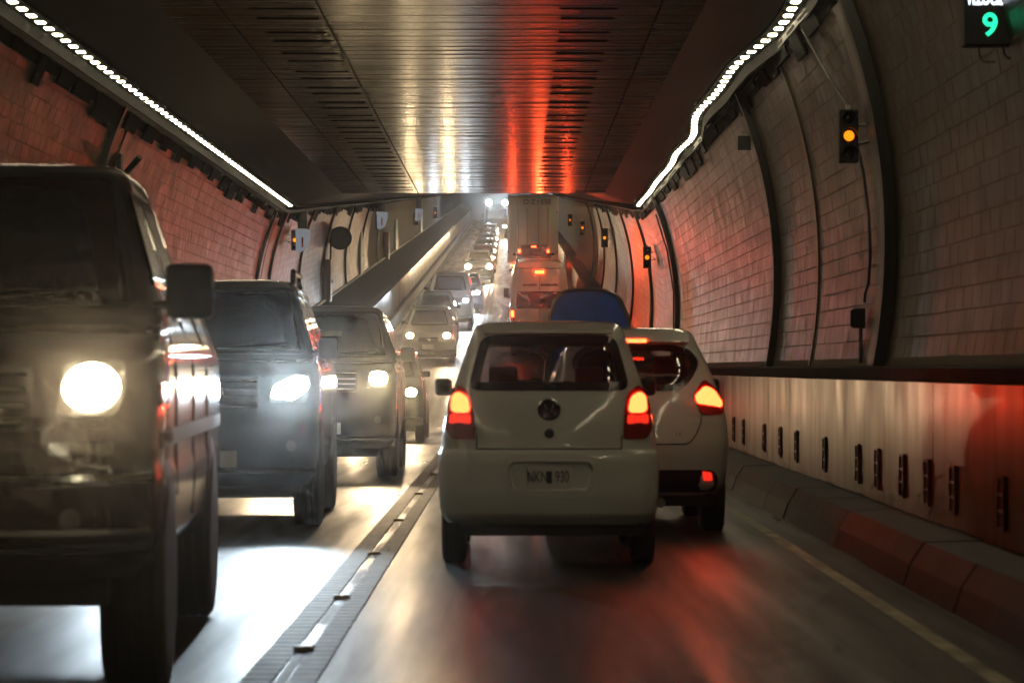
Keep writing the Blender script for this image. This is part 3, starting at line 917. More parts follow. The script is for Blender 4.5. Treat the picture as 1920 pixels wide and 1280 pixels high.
    for k in (.6, .3): lv.append(([(cxr + (x - cxr)*k, czr + (z - czr)*k) for x, z in inset(rec, .012)], -.035))
    for poly, off in lv:
        for x, z in poly:
            p, nn = b.prear(x, z); mb.v.append(tuple(p + nn*off))
    for q in range(len(lv) - 1):
        for k in range(n): mb.f.append((q*n+k, q*n+(k+1) % n, (q+1)*n+(k+1) % n, (q+1)*n+k))
    mb.f.append(tuple((len(lv)-1)*n + k for k in range(n)))
    mb.build('plate_recess', 'paint_white', root, True)
    o, y = plate(root, lambda x, z: (b.prear(x, z)[0] + Vector((0, .028, 0)), None), 0, .69, .345, .17)
    text('NKN', .105, 'plate_black', o, (-.092, y - .0075, .698), sx=.68, name='plate_lettering', sy=1.15)
    text('930', .105, 'plate_black', o, (.098, y - .0075, .698), sx=.68, name='plate_lettering', sy=1.15)
    MB().box(-.018, .02, y - .0085, y - .0062, .65, .745).build('plate_emblem', 'plate_black', o)
    cr = [(-.78, .60), (-.5, .555), (-.3, .49), (.3, .49), (.5, .555), (.78, .60)]
    MB().tube([tuple(b.prear(x, z)[0] + Vector((0, .004, 0))) for x, z in rpoly(cr + [(.3, .489), (-.3, .489)], .1)[2:24]], .012, 6) 
    MB().box(-.72, .72, .2, 3.3, .24, .34).build('underbody', 'black', root)
    MB().tube([(-.6, .75, .36), (.6, .75, .36)], .05).build('axle', 'black', root)
    wheels(root, .835, (.72, 2.95), .36, .19)
    arches(root, b, (.72, 2.95), .36, .335)
    mirrors(root, b, 2.45, 1.37, 'black', .15, .15, .06)
    # wiper, seats with headrests seen through the glass
    MB().tube([(.05, .10, 1.39), (-.18, .13, 1.43), (-.42, .14, 1.44)], .008, 5).build('wiper', 'black', root)
    MB().box(-.58, .58, .55, .75, .8, 1.27, .06).build('rear_seat', 'seat', root, True)
    for x in (-.36, .36):
        s = MB().box(x-.22, x+.22, 1.75, 1.9, .6, 1.33, .06).build('front_seat', 'seat', root, True)
        MB().box(x-.12, x+.12, 1.78, 1.88, 1.36, 1.55, .04).build('headrest', 'seat', s, True)
    m = MB().lathe([(-.02, .05), (-.02, .07), (.02, .07)], 0, .6, 1.72, 16, 'y').build('rear_view_mirror', 'black', root, True)
    for sg in (-1, 1):
        patch(b.pside(sg), rpoly([(.55, 1.38), (1.5, 1.37), (1.5, 1.68), (.75, 1.68)], .05), .003).build('side_window', 'glass_dark', root, True)
        patch(b.pside(sg), rpoly([(1.56, 1.37), (2.5, 1.36), (2.15, 1.68), (1.56, 1.68)], .05), .003).build('side_window', 'glass_dark', root, True)
        MB().box(sg*b.W(1.12) - .01, sg*b.W(1.12) + .02*sg + .01*sg, 1.2, 1.38, 1.10, 1.13, .006).build('door_handle', 'paint_white', root)
        patch(b.pfront, rect(.45*sg if sg > 0 else -.75, .75 if sg > 0 else -.45, .88, 1.05), .01).build('headlight', 'lens_clear', root, True)
    place(root, .285, 19.55, L, False)
    return root
hatch_near()

# ---- B: second white hatchback, with the raked almond tail lamps
def hatch_second():
    L = 4.1
    rows = [(.36,.78,.16,3.95),(.46,.83,.06,4.04),(.62,.855,.02,4.09),(.82,.872,.0,4.1),(.95,.87,.02,4.06),(1.1,.85,.05,3.95),(1.22,.82,.08,3.5),(1.30,.79,.11,3.2),
            (1.40,.755,.15,3.0),(1.6,.68,.27,2.5),(1.75,.61,.38,2.2),(1.85,.565,.45,1.95),(1.895,.5,.62,1.7),(1.915,.3,1.0,1.4)]
    b = Body(rows, rc=.34, crown=.10)
    root = empty('hatchback'); tag(root, 'white hatchback with slanted almond brake lights, half hidden beside the kerb and wall', 'car', 'cars driving away')
    rw = rpoly([(-.40, 1.335), (.40, 1.335), (.50, 1.42), (.585, 1.58), (.50, 1.70), (.3, 1.745), (-.3, 1.745), (-.50, 1.70), (-.585, 1.58), (-.50, 1.42)], .06)
    ws = rpoly([(-.66, 1.36), (.66, 1.36), (.52, 1.78), (-.52, 1.78)], .06)
    b.shell(54, [inset(rw, .02)], [inset(ws, .02)]).build('body', 'paint_white2', root, True)
    patch(b.prear, inset(rw, .004), .002).build('rear_window', 'glass_tint', root, True)
    band(b.prear, inset(rw, -.012), inset(rw, .045), .005).build('window_seal', 'black_gloss', root)
    patch(b.pfront, inset(ws, .004), .002).build('windscreen', 'glass_tint', root, True)
    band(b.pfront, inset(ws, -.012), inset(ws, .04), .005).build('windscreen_seal', 'black_gloss', root)
    mb = MB()
    for k in range(9):
        x = -.5 + k/8; q = (abs(x)/.5)**3*.10
        mb.v += [(x, .40, 1.745), (x, .22 + q, 1.775), (x, .24 + q, 1.80), (x, .5, 1.868)]
    for k in range(8):
        for j in range(3): mb.f.append((k*4+j, k*4+j+1, (k+1)*4+j+1, (k+1)*4+j))
    sp = mb.build('spoiler', 'paint_white2', root, True)
    MB().box(-.10, .10, .205, .24, 1.765, 1.80, .008).build('high_brake_light', 'brake', sp)
    for sg in (-1, 1):
        f = (lambda q: q) if sg > 0 else mirror
        t = patch(b.prear, rpoly(f([(.52, 1.27), (.60, 1.10), (.80, 1.10), (.815, 1.20), (.74, 1.34), (.64, 1.42), (.60, 1.40)]), .03), .014).build('tail_light', 'lens_red', root, True)
        patch(b.prear, rpoly(f([(.535, 1.27), (.555, 1.205), (.785, 1.165), (.79, 1.21), (.72, 1.32), (.63, 1.365)]), .035), .022, .012).build('brake_lamp', 'brake', t, True)
        brake_beam(root, (sg*.66, b.rear(.66, 1.26) - .08, 1.26), 13)
        patch(b.prear, rpoly(f([(.62, .50), (.70, .50), (.69, .575), (.60, .59)]), .015), .01).build('reflector', 'tail_dim', root, True)  # reflector's shine put in as its own faint emission
        MB().tube([tuple(b.prear(sg*x, z)[0] + b.prear(sg*x, z)[1]*.001) for x, z in ((.60, 1.10), (.59, 1.02), (.55, .93), (.50, .86), (.45, .835))], .006, 5).build('tailgate_seam', 'black', root)
    MB().tube([tuple(b.prear(-.45 + .9*k/12, .835)[0] + Vector((0, -.001, 0))) for k in range(13)], .006, 5).build('tailgate_seam', 'black', root)
    low = rpoly([(-.74, .40), (.74, .40), (.76, .52), (.70, .60), (-.70, .60), (-.76, .52)], .04)
    patch(b.prear, low, .012).build('lower_bumper', 'black', root, True)
    o, y = plate(root, b.prear, 0, .97, .34, .17)
    MB().box(-.7, .7, .25, 3.7, .26, .37).build('underbody', 'black', root)
    MB().tube([(.22, .02, .30), (.22, .5, .30)], .045, 12).build('exhaust', 'steel', root)
    MB().tube([(-.6, .8, .32), (.6, .8, .32)], .07).build('axle', 'steel', root)
    wheels(root, .85, (.78, 3.3), .36, .22)
    arches(root, b, (.78, 3.3), .36, .365)
    mirrors(root, b, 2.75, 1.34, 'black', .16, .17, .04)
    for x in (-.36, .36):
        s = MB().box(x-.22, x+.22, 1.95, 2.1, .6, 1.45, .06).build('front_seat', 'seat', root, True)
        MB().box(x-.12, x+.12, 1.98, 2.08, 1.47, 1.65, .04).build('headrest', 'seat', s, True)
    MB().box(-.58, .58, .7, .9, .8, 1.38, .06).build('rear_seat', 'seat', root, True)
    for sg in (-1, 1):
        patch(b.pside(sg), rpoly([(.75, 1.42), (1.7, 1.40), (1.7, 1.70), (1.0, 1.72)], .05), .003).build('side_window', 'glass_dark', root, True)
        patch(b.pside(sg), rpoly([(1.76, 1.40), (2.85, 1.38), (2.4, 1.70), (1.76, 1.70)], .05), .003).build('side_window', 'glass_dark', root, True)
    mark = text('1.6', .05, 'steel', root, (.38, b.prear(.38, .93)[0].y - .004, .93), name='badge_lettering')
    place(root, 1.14, 23.4, L, False)
hatch_second()

# ---- generic oncoming vehicle
def oncoming(name, label, cat, rows, L, x, y, mat, yaw=0.0, wheel=(.38, .22), wy=(.85, 3.6), lamp='lamp_warm', lampz=1.38, lampx=.66, lw=.26, lh=.2,
             power=600, col=(1, .72, .42), ws=None, grille=None, plate_z=.75, plate_x=0.0, side_win=None, detail=True, mirror_z=None, mirror_s=(.2, .2), beam=True, bsize=50, bdown=11, roof_rack=False, windows_mat='glass_dark', fog=None, shape='round', group='oncoming vehicles in the queue'):
    b = Body(rows, rc=.2, crown=.05, fc=.30, fcrown=.14)
    root = empty(name); tag(root, label, cat, group)
    zt = rows[-1][0]
    b.shell(50 if detail else 34).build('body', mat, root, True)
    z0, z1, w0, w1 = ws
    wsp = rpoly([(-w0, z0), (w0, z0), (w1, z1), (-w1, z1)], .06)
    patch(b.pfront, wsp, .004).build('windscreen', windows_mat, root, True)
    band(b.pfront, inset(wsp, -.012), inset(wsp, .025), .007).build('windscreen_seal', 'black', root)
    MB().tube([tuple(b.pfront(.1, z0 + .03)[0] + b.pfront(.1, z0 + .03)[1]*.02), tuple(b.pfront(-w0*.75, z0 + .07)[0] + b.pfront(-w0*.75, z0 + .07)[1]*.02)], .01, 5).build('wiper', 'black', root)
    # headlights with the lit lens inside
    for sg in (-1, 1):
        xa, xb = lampx - lw/2, min(lampx + lw/2, b.W(lampz) * .97)
        pts = [(xa, lampz - lh/2), (xb - .04, lampz - lh/2), (xb, lampz), (xb - .01, lampz + lh/2), (xa + .03, lampz + lh*.42)]
        pts = pts if sg > 0 else mirror(pts)
        h = patch(b.pfront, rpoly(pts, .03), .01).build('headlight', 'lens_clear', root, True)
        pl = [(sg*lampx + lw*.40*math.cos(a), lampz + lh*.42*math.sin(a)) for a in [2*math.pi*k/20 for k in range(20)]]
        if shape == 'wedge':
            q = [(-.46, -.32), (.1, -.40), (.44, -.05), (.42, .34), (.1, .40), (-.38, .05)]
            pl = rpoly([(sg*(lampx + a*lw), lampz + c*lh) for a, c in (q if sg > 0 else q[::-1])], .03)
        elif shape == 'square':
            pl = rpoly([(sg*lampx - lw*.36, lampz - lh*.36), (sg*lampx + lw*.36, lampz - lh*.36), (sg*lampx + lw*.36, lampz + lh*.36), (sg*lampx - lw*.36, lampz + lh*.36)], .08)
        patch(b.pfront, pl, .018, .01).build('lamp', lamp, h, True)
        if beam:
            p, n = b.pfront(sg*lampx, lampz)
            spot(root, tuple(p + Vector((0, .08, 0))), power, col, bsize, bdown)
        if fog:
            fx, fz = fog
            fr = .045
            p, n = b.pfront(sg*fx, fz)
            fo = patch(b.pfront, rpoly([(sg*fx + .05*math.cos(a), fz + .055*math.sin(a)) for a in [2*math.pi*k/10 for k in range(10)]], .02), .008).build('fog_light', 'lens_clear', root, True)
    gx, gz0, gz1 = grille
    gp = rpoly([(-gx, gz0), (gx, gz0), (gx, gz1), (-gx, gz1)], .04)
    g = patch(b.pfront, gp, .006).build('grille', 'black', root, True)
    if detail:
        nb = 4
        for k in range(nb):
            z = gz0 + (gz1 - gz0) * (k + .7) / (nb + .4)
            MB().tube([tuple(b.pfront(-gx*.94 + 2*gx*.94*j/8, z)[0] + Vector((0, .012, 0))) for j in range(9)], .012, 5).build('bar', 'chrome' if k == nb-1 else 'steel', g, True)
        p, n = b.pfront(0, (gz0 + gz1)/2)
        MB().lathe([(-.02, .07), (.02, .075), (.028, .06)], 0, p.y + .01, (gz0 + gz1)/2, 20, 'y').build('badge', 'chrome', g, True)
    lo = rows[0][0]
    MB().tube([tuple(b.pfront(b.W(lo + .12)*(-.97 + 1.94*j/14), lo + .14)[0] + Vector((0, .004, 0))) for j in range(15)], .03, 6).build('bumper_trim', 'black', root, True)
    if plate_z: plate(root, b.pfront, plate_x, plate_z, .40, .16, rear=False)
    MB().box(-b.W(lo)*.85, b.W(lo)*.85, .3, L - .3, lo - .12, lo + .02).build('underbody', 'black', root)
    r, w = wheel
    wheels(root, b.W(.9) + .015, wy, r, w)
    if detail: arches(root, b, wy, r, lo + .01)
    mz = mirror_z or ws[0] + .05
    mirrors(root, b, b.Ff(mz) - .25, mz, 'black', mirror_s[0], mirror_s[1], .06)
    if side_win:
        zA, zB, yA, yB, lean = side_win
        ym = (yA + yB)/2
        for sg in (-1, 1):
            patch(b.pside(sg), rpoly([(ym + .05, zA), (yB, zA), (yB - lean, zB), (ym + .05, zB)], .05), .004).build('side_window', 'glass_dark', root, True)
            patch(b.pside(sg), rpoly([(yA, zA), (ym - .05, zA), (ym - .05, zB), (yA + .1, zB)], .05), .004).build('side_window', 'glass_dark', root, True)
            if detail:
                MB().box(sg*(b.W(zA - .15)) - .02, sg*(b.W(zA - .15)) + .03, ym + .1, ym + .32, zA - .16, zA - .12, .008).build('door_handle', 'steel', root)
                MB().tube([tuple(b.pside(sg)(ym + .02, lo + .15 + (zA - lo - .15)*k/6)[0]) for k in range(7)], .007, 5).build('door_seam', 'black', root)
    for sg in (-1, 1):
        tz = rows[0][0] + .75
        patch(b.prear, rect(.55*sg if sg > 0 else -b.W(tz)*.93, b.W(tz)*.93 if sg > 0 else -.55, tz - .15, tz + .15), .01).build('tail_light', 'lens_red', root, True)
    if roof_rack:
        for sg in (-1, 1):
            MB().tube([(sg*b.W(zt - .1)*.95, 1.0, zt - .06), (sg*b.W(zt - .1)*.95, 1.1, zt + .07), (sg*b.W(zt - .1)*.95, L*.5 - .1, zt + .07), (sg*b.W(zt - .1)*.95, L*.5, zt - .06)], .03, 6).build('roof_rail', 'black', root, True)
    place(root, x, y, L, True, yaw)
    return root, b

v1rows = [(.58,.90,.15,5.55),(.70,.97,.02,5.66),(1.0,.99,0,5.70),(1.10,.98,0,5.66),(1.35,.985,0,5.62),(1.55,.98,0,5.55),(1.66,.955,0,5.35),(1.74,.925,0,4.65),
          (1.80,.90,.0,4.38),(1.88,.875,.02,4.29),(1.93,.855,1.45,4.23),(2.1,.80,1.52,4.02),(2.4,.70,1.6,3.65),(2.56,.645,1.68,3.42),(2.63,.58,1.8,3.1),(2.66,.4,2.1,2.7)]
v1, b1 = oncoming('pickup', 'big dark double-cab pickup with glaring headlight, closest of the oncoming queue', 'pickup', v1rows, 5.7, -2.57, 11.2, 'paint_brown', yaw=R(3.4),
         wheel=(.52, .3), wy=(1.1, 4.75), lampz=1.44, lampx=.70, lw=.30, lh=.25, power=1600, ws=(1.84, 2.55, .78, .60), grille=(.45, 1.25, 1.55), plate_z=.85,
         side_win=(1.95, 2.47, 1.75, 3.85, .45), mirror_z=1.92, mirror_s=(.24, .28), fog=(.62, .86))
for zz, rr, mm in ((1.04, .028, 'chrome'), (.80, .02, 'steel')):
    MB().tube([tuple(b1.pfront(b1.W(zz)*(-.97 + 1.94*j/16), zz)[0] + Vector((0, .012, 0))) for j in range(17)], rr, 6).build('bumper_bar', mm, v1, True)
for sg in (-1, 1):
    patch(b1.pfront, rect(min(sg*.52, sg*.80), max(sg*.52, sg*.80), 1.14, 1.20, .02), .012).build('indicator', 'lens_clear', v1, True)
    patch(b1.pside(sg), rect(.3, 5.2, 1.16, 1.24, .02), .012).build('side_moulding', 'black', v1, True)
    patch(b1.pside(sg), rect(4.95, 5.2, 1.36, 1.46, .02), .012).build('side_marker', 'lens_red', v1, True)
    MB().tube([tuple(b1.pside(sg)(1.6 + .0*k, .75 + k*.19)[0]) for k in range(7)], .008, 5).build('door_seam', 'black', v1)
    MB().tube([tuple(b1.pside(sg)(4.15, .9 + k*.16)[0]) for k in range(6)], .008, 5).build('door_seam', 'black', v1)
MB().box(-.04, .04, 1.86, 1.96, 2.62, 2.70, .015).build('roof_block', 'tail_dim', v1)  # small red emissive block on the cab roof
v2rows = [(.42,.86,.12,4.78),(.55,.93,.02,4.88),(.9,.95,0,4.9),(1.2,.95,0,4.84),(1.45,.94,0,4.72),(1.58,.90,0,4.4),(1.64,.86,0,3.75),(1.9,.775,.06,3.35),
          (2.2,.67,.14,2.95),(2.36,.61,.2,2.7),(2.43,.54,.4,2.4),(2.46,.35,.9,2.0)]
v2, b2 = oncoming('off_roader', 'dark blue-grey off-roader with roof rails and bluish white headlight, second of the oncoming queue', 'car', v2rows, 4.9, -2.78, 24.0, 'paint_navy', yaw=R(1.6),
         wheel=(.46, .27), wy=(.95, 4.0), lamp='lamp_blue', lampz=1.34, lampx=.68, lw=.38, lh=.28, power=3200, col=(.75, .9, 1), ws=(1.68, 2.34, .76, .57), grille=(.40, 1.15, 1.45), plate_z=.68,
         side_win=(1.70, 2.28, 1.0, 3.3, .45), roof_rack=True, shape='wedge', fog=(.70, .80), mirror_s=(.2, .22))
v3rows = [(z, w*(1.0 if z < 1.6 else 1.08), r, f) for z, w, r, f in v2rows]
v3, b3 = oncoming('off_roader', 'black off-roader with pale sticker on its windscreen and warm headlight, third of the oncoming queue', 'car', v3rows, 4.9, -2.56, 35.3, 'paint_black', yaw=R(.6),
         wheel=(.45, .30), wy=(.95, 4.0), lampz=1.38, lampx=.70, lw=.32, lh=.26, power=2000, col=(1, .74, .44), ws=(1.68, 2.34, .80, .62), grille=(.42, 1.2, 1.5), plate_z=.7,
         side_win=(1.70, 2.28, 1.0, 3.3, .45), fog=(.70, .82), shape='square')
p, n = b3.pfront(.15, 1.98)
patch(b3.pfront, rect(-.12, .42, 1.99, 2.07, .01), .012).build('windscreen_sticker', 'plate_white', v3)

def car_rows(h=1.75, w=.86, L=4.2, hood=1.12, suv=False):
    k = h / 1.91; kw = w / .855
    base = [(.33,.80,.12,L-.14),(.42,.835,.03,L-.06),(.60,.85,.0,L-.01),(.80,.855,.0,L),(.95,.84,.02,L-.06),(1.10,.82,.05,L-.2),(1.22,.79,.08,L-.75),
            (1.29,.765,.10,L-1.1),(1.37,.74,.125,L-1.25),(1.6,.675,.24,L-1.7),(1.78,.615,.36,L-2.05),(1.86,.575,.46,L-2.25),(1.895,.48,.7,L-2.5),(1.91,.25,1.0,L-2.7)]
    if suv: base = [(z, w_ * (1.0 if z < 1.3 else 1.08), r * .5, f + (.0 if z < 1 else .15)) for z, w_, r, f in base]
    return [(z*k, w_*kw, r, f) for z, w_, r, f in base]
def far_oncoming(label, x, y, mat, h=1.75, w=.86, L=4.2, lamp='lamp_white', power=500,  suv=False, beam=True, col=(1, .72, .42), detail=True, lampw=.30, lamph=.2, cat='car', nm='oncoming_car'):
    if y > 130: lampw, lamph = .42, .34  # far lamp faces enlarged to stand in for bloom
    k = h/1.91; kw = w/.855
    return oncoming(nm, label, cat, car_rows(h, w, L, suv=suv), L, x, y, mat, wheel=(.34*k + .02, .2), wy=(.75, L-.85), lamp=lamp, lampz=1.0*k, lampx=.60*kw, lw=lampw, lh=lamph, power=power * (2.6 if y > 80 else 1.4), col=col,
             ws=(1.33*k, 1.77*k, .62*kw, .49*kw), grille=(.32*kw, .80*k, .95*k), plate_z=.62*k, side_win=(1.4*k, 1.72*k, .9, L-1.75, .3), detail=detail, beam=beam, mirror_s=(.16, .13), bsize=60, bdown=17)
far_oncoming('dark hatchback with bright headlight, half hidden behind the black off-roader', -2.72, 53, 'paint_black', 1.95, .88, lampw=.28, power=700)
far_oncoming('silver sedan with one bright headlight in the gap beside the white hatchback', -2.88, 88, 'paint_silver', 1.85, .90, 4.4, power=500)
far_oncoming('dark hatchback right behind the silver sedan', -2.95, 97, 'paint_grey', 1.95, .86, 4.0, power=500)
far_oncoming('pale grey off-roader with glaring headlight behind the dark hatchback', -2.62, 107, 'paint_silver', 2.3, .95, 4.7, lamp='lamp_blue', suv=True, power=900, col=(.85, .93, 1))
far_oncoming('dark sedan with bluish lamp just behind the pale grey off-roader', -2.25, 119.5, 'paint_black', 1.75, .88, 4.4, lamp='lamp_blue', power=600, col=(.85, .93, 1))
far_oncoming('white car in the middle of the far oncoming queue', -1.95, 150, 'paint_white', 1.85, .88, 4.3, power=600, detail=False)
far_oncoming('grey car right behind the far white car', -1.92, 164, 'paint_grey', 1.8, .88, 4.3, power=500, detail=False)
far_oncoming('dark car, second behind the far white car', -1.92, 178, 'paint_black', 1.8, .88, 4.3, power=500, detail=False)
far_oncoming('dark grey car, third behind the far white car', -1.95, 193, 'paint_grey', 1.8, .88, 4.3, power=500, detail=False, lampw=.34)
far_oncoming('dark car, fourth behind the far white car', -1.97, 209, 'paint_black', 1.8, .88, 4.3, power=400, detail=False, lampw=.34)
far_oncoming('silver car, last small car before the dazzling lorry lamps', -2.0, 226, 'paint_silver', 1.8, .88, 4.3, power=400, detail=False, lampw=.4)

# lorry with dazzling lamps on the cab roof at the far end
def far_lorry():
    root = empty('lorry'); tag(root, 'far oncoming lorry with dazzling blue-white lamps on its cab', 'lorry')
    L = 7.0
    rows = [(.5,1.1,.1,6.9),(.8,1.15,0,7.0),(1.6,1.15,0,6.95),(2.2,1.12,0,6.8),(2.9,1.05,.05,6.5),(3.2,.98,.1,6.3),(3.3,.7,.5,5.8)]
    b = Body(rows); b.shell(30).build('cab', 'paint_navy', root, True)
    patch(b.pfront, rect(-.95, .95, 1.9, 2.75, .08), .006).build('windscreen', 'glass_dark', root, True)
    for sg in (-1, 1):
        mb = MB().lathe([(-.05, .14), (.0, .24), (.08, .29), (.10, .25)], sg*.78 - .1, 6.3, 3.42, 18, 'y'); h = mb.build('roof_lamp', 'black', root, True)
        MB().lathe([(.0, .02), (.045, .17), (.03, .27)], sg*.78 - .1, 6.385, 3.42, 18, 'y').build('lamp', 'lamp_blue', h, True)
        spot(root, (sg*.78 - .1, 6.6, 3.42), 4000, (.8, .92, 1), 60, 3)
        patch(b.pfront, rect(sg*.85 - .15, sg*.85 + .15, 2.0 - .95, 2.0 - .75), .012).build('headlight', 'lamp_white', root, True)
    patch(b.pfront, rect(-.6, .6, .95, 1.5), .008).build('grille', 'black', root)
    plate(root, b.pfront, 0, .75, .4, .15, rear=False)
    mirrors(root, b, 6.5, 2.2, 'black', .2, .5)
    wheels(root, 1.1, (1.2, 5.6), .5, .3)
    place(root, -1.55, 246, L, True)
far_lorry()

# ---- right lane ahead: tarpaulin truck, minibus, cars, box truck
def tarp_truck():
    root = empty('small_truck'); tag(root, 'small truck under a rounded blue tarpaulin ahead of the white hatchbacks', 'truck')
    out = []
    for x, z in [(-.72, .95), (-.72, 2.45), (-.60, 2.82), (-.38, 2.95), (.30, 2.95), (.55, 2.82), (.72, 2.4), (.72, .95)]: out.append((x, z))
    out = rpoly(out, .14, 5, .12)
    mb = MB(); n = len(out); ys = [0, .03, .8, 1.6, 2.4, 2.9]
    for j, y in enumerate(ys):
        s = .985 if j in (0,) else (1.0 - (.012 if j % 2 else 0))
        mb.v += [(x*s, y, .95 + (z-.95)*s) for x, z in out]
    for j in range(len(ys)-1):
        for k in range(n): mb.f.append((j*n+k, j*n+(k+1) % n, (j+1)*n+(k+1) % n, (j+1)*n+k))
    mb.f.append(tuple(range(n))); mb.f.append(tuple((len(ys)-1)*n + k for k in range(n)))
    tp = mb.build('tarpaulin', 'tarp_blue', root, True)
    MB().tube([(x*1.0, .0, z) for x, z in out if z > 1.0], .035, 6).build('hem', 'steel', tp, True)
    MB().box(-.76, .76, -.02, 2.95, .80, .94, .02).build('load_bed', 'steel', root)
    for sg in (-1, 1):
        l = MB().box(sg*.66 - .09, sg*.66 + .09, -.06, -.02, .84, .92, .01).build('tail_light', 'brake', root)
        MB().tube([(sg*.95, 3.2, 1.9), (sg*.7, 3.2, 1.7)], .025).build('mirror_stalk', 'black', root)
        MB().box(sg*.98 - .09, sg*.98 + .09, 3.16, 3.24, 1.8, 2.15, .03).build('mirror', 'chrome', root)
    rows = [(.5,.74,3.1,4.9),(.8,.78,3.02,4.98),(1.3,.78,3.0,4.95),(1.7,.74,3.0,4.7),(2.1,.66,3.02,4.5),(2.3,.6,3.05,4.4),(2.38,.4,3.3,4.1)]
    b = Body(rows, rc=.1); b.shell(24).build('cab', 'paint_silver', root, True)
    patch(b.pfront, rect(-.6, .6, 1.4, 2.1), .006).build('windscreen', 'glass_dark', root, True)
    MB().box(-.5, .5, .2, 4.5, .55, .8).build('chassis', 'black', root)
    plate(root, lambda x, z: (Vector((x, -.03, z)), None), 0, .7, .34, .15)
    wheels(root, .74, (.8, 4.2), .36, .2)
    place(root, 1.40, 46.5, 5, False)
tarp_truck()

def minibus():
    L = 5.8
    rows = [(.42,.98,.12,5.6),(.6,1.05,.0,5.75),(1.2,1.07,.0,5.8),(1.6,1.07,.01,5.5),(2.0,1.05,.03,4.9),(2.7,.99,.10,4.4),(3.05,.93,.17,4.15),(3.28,.84,.26,3.9),(3.38,.7,.4,3.6),(3.43,.4,.9,3.0)]
    b = Body(rows, rc=.16, crown=.05)
    root = empty('minibus'); tag(root, 'white high-roofed minibus with lit high brake light in the lane ahead', 'minibus')
    b.shell(44).build('body', 'paint_van', root, True)
    rw = rpoly([(-.85, 1.75), (.85, 1.75), (.80, 2.36), (-.80, 2.36)], .08)
    patch(b.prear, rw, .006).build('rear_window', 'glass_dark', root, True)
    MB().box(-.16, .16, b.rear(0, 3.02) - .03, b.rear(0, 3.02) + .03, 2.99, 3.09, .01).build('high_brake_light', 'brake_far', root)
    brake_beam(root, (0, b.rear(0, 3.04) - .1, 3.04), 620, 90, 24)
    mb = MB(); x = -.58
    while x < .62:
        w = random.uniform(.03, .07)
        if abs(x + .08) > .05: y = b.rear(x, 2.58) - .004; mb.box(x, x + w, y - .003, y + .01, 2.55, 2.55 + random.uniform(.06, .09))
        x += w + .018
    mb.build('lettering', 'plate_black', root)
    MB().tube([tuple(b.prear(0, .5 + (2.9 - .5)*k/10)[0]) for k in range(11)], .008, 5).build('door_seam', 'black', root)
    MB().tube([tuple(b.prear(-.86 + 1.72*k/10, 3.17)[0]) for k in range(11)], .012, 5).build('roof_seam', 'black', root)
    for sg in (-1, 1):
        xx = sorted((sg*.90, sg*1.02))
        t = patch(b.prear, rect(xx[0], xx[1], 1.0, 1.75, .03), .012).build('tail_light', 'lens_red', root, True)
        patch(b.prear, rect(xx[0] + .01, xx[1] - .01, 1.45, 1.68, .02), .02).build('brake_lamp', 'brake_far', t, True)
        brake_beam(root, (sg*.96, b.rear(sg*.96, 1.56) - .08, 1.56), 75, 130, 10)
        MB().tube([tuple(b.prear(sg*.42, .98)[0] + Vector((0, -.03, 0))), tuple(b.prear(sg*.42, 1.2)[0] + Vector((0, -.03, 0)))], .015, 5).build('door_handle', 'black', root)
    MB().box(-1.0, 1.0, -.06, .1, .42, .58, .03).build('rear_bumper', 'black', root)
    plate(root, b.prear, 0, .85, .34, .15)
    mirrors(root, b, 4.6, 2.1, 'black', .2, .35)
    wheels(root, 1.03, (1.1, 4.7), .40, .22)
    MB().box(-.85, .85, .3, 5.4, .3, .44).build('underbody', 'black', root)
    place(root, .98, 91, L, False)
minibus()

def car_ahead(label, x, y, mat, h, w, L, tail_z, suv=False, tail_w=.2, chm=True, nm='car_ahead', tx=None):
    k = h/1.91
    rows = car_rows(h, w, L, suv=suv)
    b = Body(rows, rc=.22)
    root = empty(nm); tag(root, label, 'car', 'cars driving away')
    b.shell(36).build('body', mat, root, True)
    kw = w/.855
    patch(b.prear, rpoly([(-.58*kw, 1.37*k), (.58*kw, 1.37*k), (.48*kw, 1.75*k), (-.48*kw, 1.75*k)], .06), .004).build('rear_window', 'glass_dark', root, True)
    for sg in (-1, 1):
        tx_ = tx or b.W(tail_z)*.97 - tail_w/2
        xx = sorted((sg*(tx_ - tail_w/2), sg*min(tx_ + tail_w/2, b.W(tail_z)*.97)))
        t = patch(b.prear, rect(xx[0], xx[1], tail_z - .16, tail_z + .12, .03), .012).build('tail_light', 'lens_red', root, True)
        patch(b.prear, rect(xx[0] + .02, xx[1] - .02, tail_z - .08, tail_z + .10, .03), .02).build('brake_lamp', 'brake', t, True)
        brake_beam(root, (sg*tx_, b.rear(sg*tx_*.95, tail_z) - .1, tail_z), 14)
    if chm: MB().box(-.13, .13, b.rear(0, h*.95) - .03, b.rear(0, h*.95) + .05, h*.95 - .05, h*.95 + .04, .01).build('high_brake_light', 'brake', root)
    plate(root, b.prear, 0, .8*k, .34, .15)
    mirrors(root, b, L - 1.5, 1.38*k, 'black', .15, .13)
    wheels(root, w, (.75, L-.8), .36, .2)
    place(root, x, y, L, False)
car_ahead('dark red car peeking out on the left of the minibus, brake light glowing', .72, 106, 'paint_red', 1.8, .86, 4.2, 1.15)
car_ahead('grey car further up beyond the minibus, only its left brake light showing', .78, 134, 'paint_grey', 1.8, .86, 4.2, 1.2)
car_ahead('black off-roader with three red brake lights right behind the box truck', 1.25, 147, 'paint_black', 2.35, 1.08, 4.6, 1.95, suv=True, tail_w=.3, tx=.98 * .9)

